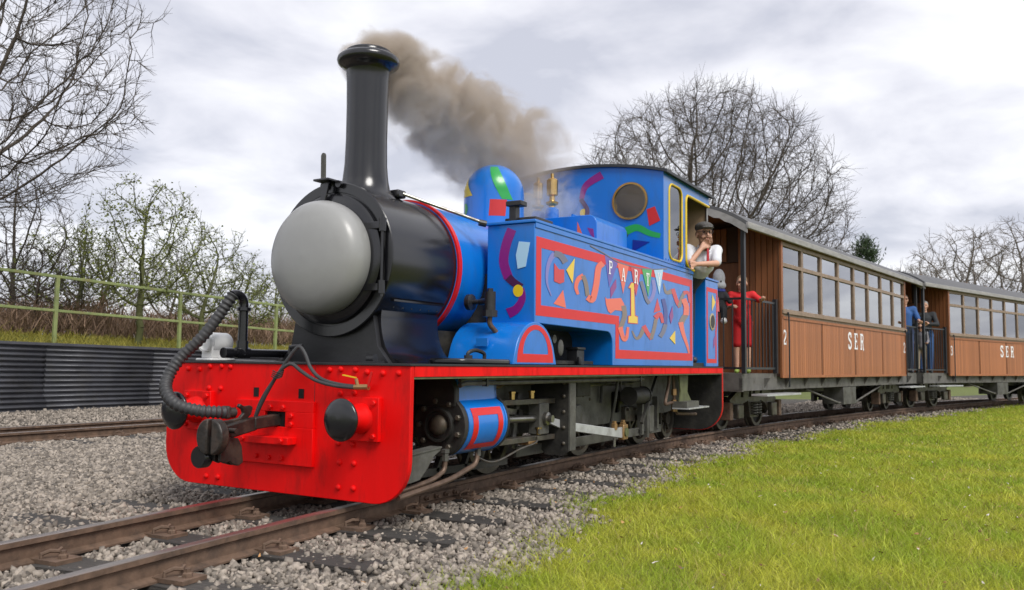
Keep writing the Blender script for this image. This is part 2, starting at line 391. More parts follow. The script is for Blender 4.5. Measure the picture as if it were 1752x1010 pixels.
# ------------------------------------------------------------------ ground
def sheet(name, poly, z, mat):
    me = bpy.data.meshes.new(name); me.from_pydata([(a, b, z) for a, b in poly], [], [tuple(range(len(poly)))]); me.materials.append(mat)
    o = link(name, me); tag(o, kind='structure'); return o
sheet('ground', [(-500, -300), (500, -300), (500, 900), (-500, 900)], -.165, M['earth'])
ys = np.linspace(-6, 40, 120); ex = edge_np(ys)
right = [(float(x)+.12, float(y)) for x, y in zip(ex, ys)]
left = [(-12.04, -6.0)] + [(-12.04, 22.0), (-6.5, 21.0), (-3.0, 24.0), (0.0, 26.0), (4.5, 40.0)]
poly = right + left[::-1]
sheet('gravel_ground', poly, -.150, M['bed'])
sheet('lawn', [(float(x), float(y)) for x, y in zip(ex, ys)][::-1] + [(60, -6), (60, 40)], -.142, M['lawn'])

# ------------------------------------------------------------------ railway tracks
def rail_mesh(path, name, mats):
    hw, fw_, wb = .030, .055, .009
    prof = [(-fw_,-.125),(fw_,-.125),(fw_,-.115),(wb,-.100),(wb,-.040),(hw,-.030),(hw,-.004),(hw-.006,0),(-hw+.006,0),(-hw,-.004),(-hw,-.030),(-wb,-.040),(-wb,-.100),(-fw_,-.115)]
    vs_, fs, mi = [], [], []
    k = len(prof)
    for i, (x, y, nx, ny) in enumerate(path):
        for (a, b) in prof: vs_.append((x+nx*a, y+ny*a, b))
    for i in range(len(path)-1):
        for j in range(k):
            fs.append((i*k+j, i*k+(j+1) % k, (i+1)*k+(j+1) % k, (i+1)*k+j)); mi.append(1 if 6 <= j <= 8 else 0)
    fs.append(tuple(range(k-1, -1, -1))); mi.append(0)
    o = len(vs_)-k; fs.append(tuple(range(o, o+k))); mi.append(0)
    me = bpy.data.meshes.new(name); me.from_pydata(vs_, [], fs)
    for q in mats: me.materials.append(q)
    me.polygons.foreach_set('material_index', mi); me.update(); return me
def bolt_shape(r, h, n=6):
    return MB().lathe([(r, 0), (r, -h*.7), (r*.75, -h), (0, -h)], axis='y', n=n)
clip = MB().box(-.06, .13, -.075, .075, -.008, .012)
clip.tube([(0, .055, .01), (.0, .055, .035), (.03, .03, .05), (.05, 0, .045), (.03, -.03, .05), (0, -.055, .035), (0, -.055, .01)], .010, 6)
clip.lathe([(.024, .012), (.024, .03), (.015, .036), (.015, .052), (0, .052)], (.085, .0, 0), 'z', 6)
clip_me = clip.mesh('rail_clip', M['rust'], 30)
def sleeper_mesh(hl, seed):
    rg = random.Random(seed); b = MB(); n = 7
    w = .125
    for i in range(n+1):
        x = -hl+2*hl*i/n; j = lambda a: rg.uniform(-a, a)
        b.v += [(x+j(.015), -w+j(.012), -.12), (x+j(.015), w+j(.012), -.12), (x, w+j(.008)-.006, j(.004)), (x, -w+j(.008)+.006, j(.004))]
    for i in range(n):
        o = i*4
        b.f += [(o, o+1, o+5, o+4), (o+1, o+2, o+6, o+5), (o+2, o+3, o+7, o+6), (o+3, o, o+4, o+7)]
    b.f += [(3, 2, 1, 0), (n*4, n*4+1, n*4+2, n*4+3)]
    return b.mesh('sleeper', M['sleeper'], 25)
SLM = [sleeper_mesh(1.43, i) for i in range(5)]
def lay_track(name, label, cx, sl, y0, y1, step, first, sx0):
    t = thing(name, label, 'railway track', (cx(0), 0, 0))
    ox = cx(0)
    for s in (-1, 1):
        path = []
        yy = y0
        while yy <= y1:
            g = sl(yy); L = math.hypot(1, g); nx, ny = 1/L, -g/L
            path.append((cx(yy)+s*.41*nx-ox, yy+s*.41*ny, nx, ny)); yy += .5
        link('rail', rail_mesh(path, 'rail', [M['rust'], M['railhead']]), t)
    rg = random.Random(7); yy = first; i = 0
    while yy < y1:
        a = math.atan2(sl(yy), 1)
        off = rg.uniform(-.08, .08)+sx0(yy)
        o = link('sleeper', SLM[i % 5], t, (cx(yy)-ox+off, yy, -.122), (0, 0, -a+rg.uniform(-.03, .03)))
        for s in (-1, 1):
            for q in (-1, 1):
                link('rail_clip', clip_me, o, (s*.41-off+q*.075, 0, .008), (0, 0, 0 if q > 0 else math.pi))
        yy += step; i += 1
    return t
track = lay_track('railway_track', 'curving narrow gauge track the blue locomotive stands on', tr, trs, -4.5, 34, .7, -4.23, lambda y: -.18)
fp = MB().box(-.012, .012, -.24, .24, -.095, -.045)
fpo = fp.build('fishplate', M['rust'], track, loc=(tr(1.15)+.41+.018-tr(0), 1.15, 0))
bme = MB().lathe([(.018, 0), (.018, .02), (.011, .022), (.011, .04), (0, .04)], axis='x', n=6).mesh('bolt', M['rust'], 30)
for q in (-.18, -.06, .06, .18): link('bolt', bme, fpo, (.012, q, -.07))
lay_track('railway_track', 'straight siding track along the foot of the corrugated wall', lambda y: -6.58, lambda y: 0, -6, 22, .8, -5.6, lambda y: 0)

# ------------------------------------------------------------------ gravel stones
rng = np.random.default_rng(5)
cube = np.array([(-1,-1,-1),(1,-1,-1),(1,1,-1),(-1,1,-1),(-1,-1,1),(1,-1,1),(1,1,1),(-1,1,1)], float)*.5
cq = np.array([(0,3,2,1),(4,5,6,7),(0,1,5,4),(1,2,6,5),(2,3,7,6),(3,0,4,7)])
def rand_rot(n):
    q = rng.normal(size=(n, 4)); q /= np.linalg.norm(q, axis=1)[:, None]; w, x, y, z = q.T
    return np.stack([np.stack([1-2*(y*y+z*z), 2*(x*y-z*w), 2*(x*z+y*w)], 1), np.stack([2*(x*y+z*w), 1-2*(x*x+z*z), 2*(y*z-x*w)], 1), np.stack([2*(x*z-y*w), 2*(y*z+x*w), 1-2*(x*x+y*y)], 1)], 1)
def stones(P, size):
    n = len(P)
    V = cube[None]*(1+rng.uniform(-.38, .22, (n, 8, 3)))
    V = V*(size[:, None]*rng.uniform(.55, 1.4, (n, 3)))[:, None, :]*np.array([1, 1, .65])
    V = np.einsum('nij,nkj->nki', rand_rot(n), V)+P[:, None, :]
    loops = (cq[None]+(np.arange(n)*8)[:, None, None]).reshape(-1)
    return V.reshape(-1, 3), loops
tr_np = np.vectorize(tr)
def gravel_pts(x0, x1, y0, y1, dens):
    n = int((x1-x0)*(y1-y0)*dens); X = rng.uniform(x0, x1, n); Y = rng.uniform(y0, y1, n)
    P = np.stack([X, Y, np.full(n, -.135)+rng.uniform(-.018, .012, n)], 1)
    k = in_view(P, .15)
    k &= X < edge_np(Y)+.10+rng.exponential(.05, n)
    c = tr_np(Y); k &= np.abs(np.abs(X-c)-.41) > .085
    k &= np.abs(np.abs(X+6.58)-.41) > .085
    ph = np.mod(Y+4.23+.35, .7)-.35
    on = (np.abs(ph) < .145) & (np.abs(X-c+.18) < 1.46)
    k &= ~(on & (rng.random(n) < np.where(np.abs(X-c) > .6, .80, .93)))
    ph2 = np.mod(Y+5.6+.4, .8)-.4
    on2 = (np.abs(ph2) < .14) & (np.abs(X+6.58) < 1.27); k &= ~(on2 & (rng.random(n) < .8))
    return P[k]
GP = [gravel_pts(-6, 3, -3.2, 2.5, 2900), gravel_pts(-6, 2.2, 2.5, 8, 1500), gravel_pts(-12, -6, -2, 12, 420), gravel_pts(-6, -1, 8, 20, 220), gravel_pts(-1, 5, 8, 30, 420)]
Pall = np.concatenate(GP)
dist = np.linalg.norm(Pall-CAM, axis=1)
size = np.clip(rng.lognormal(math.log(.0215), .40, len(Pall)), .008, .038)*np.clip(.9+dist/40, 1, 1.5)
V, Lp = stones(Pall, size)
gv = link('gravel', np_mesh('gravel', V, Lp, np.arange(0, len(Lp), 4), M['stone']))
tag(gv, 'loose grey-brown crushed stone ballast around the tracks', 'gravel', kind='stuff')

# ------------------------------------------------------------------ grass
def blades(P, h, w, lean):
    n = len(P); a = rng.uniform(0, 2*math.pi, n); side = np.stack([np.cos(a), np.sin(a), np.zeros(n)], 1)*w[:, None]/2
    b = rng.uniform(0, 2*math.pi, n); ln = np.stack([np.cos(b), np.sin(b), np.zeros(n)], 1)*(lean*h)[:, None]
    upv = np.array([0, 0, 1])*h[:, None]
    v0 = P-side; v1 = P+side; v2 = P+upv*.55+ln*.35-side*.8; v3 = P+upv*.55+ln*.35+side*.8; v4 = P+upv*.95+ln
    V = np.stack([v0, v1, v3, v2, v4], 1).reshape(-1, 3)
    o = (np.arange(n)*5)[:, None]
    loops = (np.array([0, 1, 2, 3, 3, 2, 4])[None]+o).reshape(-1)
    st = (np.array([0, 4])[None]+(np.arange(n)*7)[:, None]).reshape(-1)
    return V, loops, st
def lawn_pts(y0, y1, xw, dens):
    n = int((y1-y0)*xw*dens); Y = rng.uniform(y0, y1, n); t = rng.uniform(-.16, xw, n); X = edge_np(Y)+t
    k = rng.random(n) < np.clip(.35+t*3, .08, 1)
    P = np.stack([X, Y, np.full(n, -.142)], 1)[k]
    return P[in_view(P, .12)]
GR = [lawn_pts(-2.2, 3, 4.2, 9000), lawn_pts(3, 8, 4, 5000), lawn_pts(8, 16, 5, 2000), lawn_pts(16, 32, 6, 1100)]
GPt = np.concatenate(GR); d = np.linalg.norm(GPt-CAM, axis=1)
patch = .5+.5*np.sin(GPt[:, 0]*2.1+1.3*np.sin(GPt[:, 1]*1.7))*np.sin(GPt[:, 1]*1.9+.7*np.sin(GPt[:, 0]*2.6))
h = rng.lognormal(math.log(.034), .42, len(GPt))*(.75+.6*patch)
w = .0032*np.clip(d/4.5, 1, 4)*rng.uniform(.7, 1.4, len(GPt))
straw = rng.random(len(GPt)) < (.05+.10*(1-patch))
for nm, sel, mt, lab in (('grass', ~straw, M['blade'], 'bright green lawn grass beside the track'), ('grass', straw, M['strawblade'], 'dry straw-coloured blades among the green lawn grass')):
    V, Lp, St = blades(GPt[sel], h[sel], w[sel], rng.uniform(.3, 1.7, sel.sum()))
    tag(link(nm, np_mesh(nm, V, Lp, St, mt)), lab, 'grass', kind='stuff')

n = 900; Y = rng.uniform(-2, 9, n); X = edge_np(Y)+rng.uniform(-1.2, 3.2, n); P = np.stack([X, Y, np.where(X > edge_np(Y), -.105, -.118)], 1); P = P[in_view(P, .1)]
for nm_, mt_, lab, k_ in (('leaf_litter', M['leaf'], 'scattered brown dead leaves on lawn and ballast', slice(0, None, 2)), ('petals', M['petal'], 'tiny pale petals scattered in the lawn', slice(1, None, 3))):
    Q = P[k_] if nm_ != 'petals' else P[k_][P[k_][:, 0] > edge_np(P[k_][:, 1])+.2]
    V, Lp, St = blades(Q, rng.uniform(.006, .016, len(Q)), rng.uniform(.012, .028, len(Q))*(.6 if nm_ == 'petals' else 1), rng.uniform(1, 3, len(Q)))
    tag(link(nm_, np_mesh(nm_, V, Lp, St, mt_)), lab, 'litter', kind='stuff')

# ------------------------------------------------------------------ bank, wall, railing
WX = -12.05
def top_z(y): return 1.15-.0142*(y-5)
bank = MB()
bk = []
for y in (-6, 24):
    bk += [(WX-.05, y, -.3), (WX-.05, y, top_z(y)-.03), (-12.5, y, top_z(y)), (-14.0, y, top_z(y)+.26), (-70, y, top_z(y)+.3), (-70, y, -.3)]
bank.add(bk, [(0, 1, 2, 3, 4, 5), (11, 10, 9, 8, 7, 6)]+[(i, i+6, i+7, i+1) for i in range(5)])
bo = bank.build('bank', M['earth'], None, 0); tag(bo, kind='structure')
wall = thing('corrugated_wall', 'dark corrugated steel retaining wall below the green railing', 'wall', (WX, -6, -.15))
nseg, L = 13*8, 2.35
def corr_sheet(y0, y1, j):
    b = MB(); vs_ = []; off = .006*(j % 2)
    for k in range(nseg+1):
        u = k/nseg; x = .028*math.cos(u*13*2*math.pi)+off+.008*math.sin(j*2.1+u*5)
        for y in (y0, y1): vs_.append((x, y+6, u*(top_z(y)+.15+.0)))
    b.add(vs_, [(2*k, 2*k+1, 2*k+3, 2*k+2) for k in range(nseg)])
    o = b.build('steel_sheet', M['corr'], wall, 60)
    sm = o.modifiers.new('thickness', 'SOLIDIFY'); sm.thickness = .004
    return o
y = -6.0; j = 0
while y < 23:
    corr_sheet(y, y+L+.06, j); y += L; j += 1
cap = MB(); cap.bar((0, 0, top_z(-6)+.17), (0, 29, top_z(23)+.17), .11, .05)
cap.build('coping', M['corr'], wall)
rl = thing('railing', 'mossy green tubular railing with rusty posts above the corrugated wall', 'railing', (-12.3, -6, 1.1))
def rz(y, a, s): return a+s*(y-4.93)-1.1
TOP = lambda y: rz(y, 2.55, -.0316); MID = lambda y: rz(y, 1.86, -.0247)
MB().bar((0, 0, TOP(-6)), (0, 28, TOP(22)), .06, .06).build('rail', M['railgreen'], rl, bevel=.008)
MB().bar((0, 0, MID(-6)), (0, 28, MID(22)), .05, .055).build('rail', M['railgreen'], rl, bevel=.008)
y = 6.06-2.97*4
while y < 22:
    MB().box(-.035, .035, -.035, .035, -.05, TOP(y)).build('post', M['railgreen'], rl, bevel=.006, loc=(0, y+6, 0)).rotation_euler = (.012*math.sin(y*3), 0, .1*math.sin(y*7)); y += 2.97
# grass on the bank edge
n = 34000; Y = rng.uniform(-2, 22, n); X = -12.15-1.9*rng.random(n); P = np.stack([X, Y, np.array([top_z(q) for q in Y])-.02+np.clip((-12.5-X)/1.5, 0, 1)*.26], 1); P = P[in_view(P, .2)]
V, Lp, St = blades(P, rng.lognormal(math.log(.085), .4, len(P)), np.full(len(P), .014), rng.uniform(.2, 1.1, len(P)))
tag(link('grass', np_mesh('grass', V, Lp, St, M['bankgrass'])), 'yellowish rough grass strip on top of the corrugated wall', 'grass', kind='stuff')
# dead bramble hedge
n = 30000; Y = rng.uniform(-1, 26, n); X = rng.uniform(-18.5, -13.9, n); hh = .80+.22*np.sin(Y*1.3)*np.sin(Y*.47+1)+.12*np.sin(Y*3.1)
z0 = top_z(8)+.22
P = np.stack([X, Y, np.full(n, z0)+rng.random(n)*hh*.55], 1)
k = in_view(P, .15); P = P[k]; hh = hh[k]
V, Lp, St = blades(P, hh*rng.uniform(.25, .95, len(P)), rng.uniform(.010, .026, len(P)), rng.uniform(.2, 1.5, len(P)))
tag(link('undergrowth', np_mesh('undergrowth', V, Lp, St, M['bramble'])), 'brown dead bramble undergrowth behind the green railing', 'undergrowth', kind='stuff')

# ------------------------------------------------------------------ trees
def seg_mesh(segs, name, mat):
    A = np.array([s[0] for s in segs]); B = np.array([s[1] for s in segs]); r0 = np.array([s[2] for s in segs]); r1 = np.array([s[3] for s in segs])
    t = B-A; t /= np.maximum(np.linalg.norm(t, axis=1), 1e-6)[:, None]
    ref = np.where(np.abs(t[:, 2:3]) < .9, np.array([[0, 0, 1.]]), np.array([[1., 0, 0]]))
    u = np.cross(t, ref); u /= np.linalg.norm(u, axis=1)[:, None]; w_ = np.cross(t, u)
    n = len(segs); VV = []; LL = []; off = 0
    for big in (True, False):
        k = (r0 > .03) == big
        if not k.any(): continue
        m_ = 7 if big else 3
        an = [2*math.pi*j/m_ for j in range(m_)]
        ring0 = np.stack([A[k]+(u[k]*math.cos(a)+w_[k]*math.sin(a))*r0[k][:, None] for a in an], 1)
        ring1 = np.stack([B[k]+(u[k]*math.cos(a)+w_[k]*math.sin(a))*r1[k][:, None] for a in an], 1)
        nn = k.sum(); VV.append(np.concatenate([ring0, ring1], 1).reshape(-1, 3))
        q = np.array([(j, (j+1) % m_, m_+(j+1) % m_, m_+j) for j in range(m_)])
        LL.append((q[None]+(np.arange(nn)*2*m_+off)[:, None, None]).reshape(-1)); off += nn*2*m_
    V = np.concatenate(VV); Lq = np.concatenate(LL)
    return np_mesh(name, V, Lq, np.arange(0, len(Lq), 4), mat, True)
def colonize(seed, H0, env, N_, step, dk, di, lean=(0, 0), jit=.07, outer=.75):
    """space colonisation: env(u) maps n random points of the unit ball to crown points"""
    g = np.random.default_rng(seed)
    v = g.normal(size=(N_, 3)); v /= np.linalg.norm(v, axis=1)[:, None]; A = env(v*(g.random(N_)**(1/3*outer))[:, None])
    nt = max(3, int(H0/step)); wob = np.cumsum(g.normal(0, .25*step, (nt+1, 2)), axis=0)*.4
    nodes = [np.array([lean[0]*i/nt+wob[i, 0], lean[1]*i/nt+wob[i, 1], -.2+(H0+.2)*i/nt]) for i in range(nt+1)]; par = [-1]+list(range(nt))
    X = np.array(nodes); D_ = np.linalg.norm(A[:, None]-X[None], axis=2); near = D_.argmin(1); dmin = D_.min(1); alive = np.ones(N_, bool)
    start_free = nt//2
    for it in range(160):
        k = alive & (dmin < di)
        if not k.any(): break
        idx = near[k]; vec = A[k]-X[idx]; vec /= np.maximum(np.linalg.norm(vec, axis=1), 1e-6)[:, None]
        S = np.zeros((len(X), 3)); np.add.at(S, idx, vec); has = np.unique(idx); has = has[has >= start_free]
        if len(has) == 0: break
        d_ = S[has]/np.maximum(np.linalg.norm(S[has], axis=1), 1e-6)[:, None]+g.normal(0, jit, (len(has), 3)); d_ /= np.linalg.norm(d_, axis=1)[:, None]
        new = X[has]+d_*step
        sep_ = np.linalg.norm(new[:, None]-X[None], axis=2).min(1) > .55*step
        alive[k] &= np.isin(idx, has[sep_]) | (idx < start_free)
        new = new[sep_]; has = has[sep_]
        if len(has) == 0: continue
        dd = np.linalg.norm(A[:, None]-new[None], axis=2); m_ = dd.min(1); j = dd.argmin(1)+len(X); up_ = m_ < dmin; near[up_] = j[up_]; dmin[up_] = m_[up_]
        X = np.concatenate([X, new]); par += has.tolist(); alive &= dmin > dk
        if len(X) > 9000: break
    return X, np.array(par), nt, g
def tree(label, base, seed, mat, H0, env, N_, step, dk, rtip, leaves=0, leafmat=None, leaf=.05, name='bare_tree', group=None, lean=(0, 0), twig=.3, ntw=2, ex=2.35, outer=.75, twr=.7):
    X, par, nt, g = colonize(seed, H0, env, N_, step, dk, 50, lean, outer=outer)
    n = len(X); acc = np.zeros(n); kids = np.zeros(n, int)
    for i in range(n-1, 0, -1):
        if kids[i] == 0: acc[i] = rtip**ex
        acc[par[i]] += acc[i]; kids[par[i]] += 1
    r = acc**(1/ex); r[0] *= 1.25
    seg0 = [(X[par[i]], X[i], min(r[par[i]], r[i]*1.35), r[i]) for i in range(1, n) if i <= nt]
    seg1 = [(X[par[i]], X[i], min(r[par[i]], r[i]*1.25), r[i]) for i in range(nt+1, n)]
    thin = [i for i in range(nt+1, n) if r[i] < rtip*2.6]
    for i in thin:
        d0 = X[i]-X[par[i]]; d0 = d0/np.linalg.norm(d0)
        for _ in range(ntw):
            d1 = d0+g.normal(0, .5, 3)+np.array([0, 0, .15]); d1 /= np.linalg.norm(d1); L_ = twig*g.uniform(.5, 1.2)
            m1 = X[i]+d1*L_*.5; d2 = d1+g.normal(0, .25, 3)+np.array([0, 0, .1]); d2 /= np.linalg.norm(d2); m2 = m1+d2*L_*.6
            seg1.append((X[i], m1, rtip*twr, rtip*twr*.8)); seg1.append((m1, m2, rtip*twr*.8, rtip*twr*.4))
            d3 = d1+g.normal(0, .6, 3); d3 /= np.linalg.norm(d3); seg1.append((m1, m1+d3*L_*.5, rtip*twr*.7, rtip*twr*.35))
    t = thing(name, label, 'tree', base, 0, group)
    link('trunk', seg_mesh(seg0, 'trunk', mat), t); link('crown', seg_mesh(seg1, 'crown', mat), t)
    if leaves:
        src = X[thin]; P_ = src[g.integers(0, len(src), leaves)]+g.normal(0, .09, (leaves, 3))
        V, Lp, St = blades(P_, rng.uniform(.6, 1.3, leaves)*leaf, rng.uniform(.6, 1.3, leaves)*leaf, rng.uniform(.2, 1.5, leaves))
        link('leaves', np_mesh('leaves', V, Lp, St, leafmat), t)
    return t
def ell_env(c, r, flat=1.0):
    c = np.array(c); r = np.array(r)
    def f(u):
        q = u.copy(); q[:, 2] = np.where(q[:, 2] < 0, q[:, 2]*flat, q[:, 2]); return c+q*r
    return f
def along(px, py, dist, z=None):
    d = FW*1457.958+RT*(px-876)+UP*(505-py); d = d/np.linalg.norm(d[:2]); q = CAM+d*dist
    return (float(q[0]), float(q[1]), float(q[2] if z is None else z))
tree('large bare oak with wide fan crown behind the locomotive cab', along(1200, 600, 38, -.15), 11, M['bark'], 2.6, ell_env((.1, 0, 6.4), (6.2, 5.6, 7.0), .45), 6500, .30, .40, .0115, twig=.8, ntw=3, twr=.75)
tree('tall bare spreading tree reaching in over the railing at the picture edge', along(-200, 560, 19, 1.3), 5, M['bark'], 2.2, ell_env((0, 0, 5.0), (4.3, 4.3, 5.4), .6), 2900, .25, .38, .0085, twig=.5, ntw=3, twr=.75)
hl = [(14, 24, 1.2, (1.5, 1.5, 2.3), 21, 'slim bare tree at the far end of the hedgerow behind the railing', 60), (118, 23, .8, (1.5, 1.4, 1.5), 22, 'leaning mossy hedgerow tree beside the greener ivy-clad one', 500), (236, 21.5, 1.0, (1.8, 1.5, 2.0), 23, 'ivy-clad hedgerow tree with greenest crown behind the railing', 1500), (345, 23, .8, (1.7, 1.5, 1.6), 24, 'small twisted hedgerow tree between the ivy-clad tree and the locomotive', 450), (415, 24.5, .6, (1.3, 1.3, 1.2), 25, 'low scrubby tree of the hedgerow nearest the locomotive front', 600), (478, 27, .6, (1.5, 1.4, 1.2), 26, 'short bushy tree half hidden behind the pale grey smokebox disc', 500), (290, 29, 1.0, (1.5, 1.5, 1.5), 27, 'thin bare tree standing further back between hedgerow trees', 100), (170, 27, 1.0, (1.6, 1.5, 1.5), 28, 'spindly bare tree behind the leaning mossy hedgerow tree', 80), (60, 22, .7, (1.3, 1.3, 1.1), 29, 'low bare thorn bush near the slim tree behind the railing', 100)]
for px, ds, H0, er, sd_, lab, lv in hl:
    tree(lab, along(px, 560, ds, 1.3), sd_, M['barkgreen'] if lv > 300 else M['bark'], H0, ell_env((0, 0, H0+er[2]*.45), er, .6), 620, .13, .22, .0075, int(lv*1.6), M['bud'], .045, group='hedgerow trees behind the railing', lean=(.25 if sd_ == 22 else 0, 0), twig=.24, ntw=2, ex=2.15)
for px, ds, H0, er, sd_, lab in [(1655, 58, 2.5, (4.2, 4, 5.0), 31, 'round pale bare tree beyond the second carriage'), (1745, 62, 2.6, (4.4, 4, 5.6), 32, 'pale bare tree at the end of the row beyond the second carriage'), (1580, 66, 2.4, (3.6, 3.6, 4.4), 33, 'smaller bare tree between the conifer and the round pale tree'), (1425, 48, 1.6, (2.6, 2.6, 3.2), 34, 'low bare tree behind the first carriage roof, beside the large oak'), (1530, 60, 2.0, (2.6, 2.6, 3.8), 35, 'thin bare tree close beside the dark conifer'), (1000, 54, 2.4, (3.8, 3.6, 4.6), 36, 'faint bare tree behind the smoke and cab roof')]:
    tree(lab, along(px, 600, ds, -.15), sd_, M['barkfar'], H0, ell_env((0, 0, H0+er[2]*.45), er, .5), 1500, .36, .46, .016, group='bare trees far behind the train', twig=.6, ntw=2)
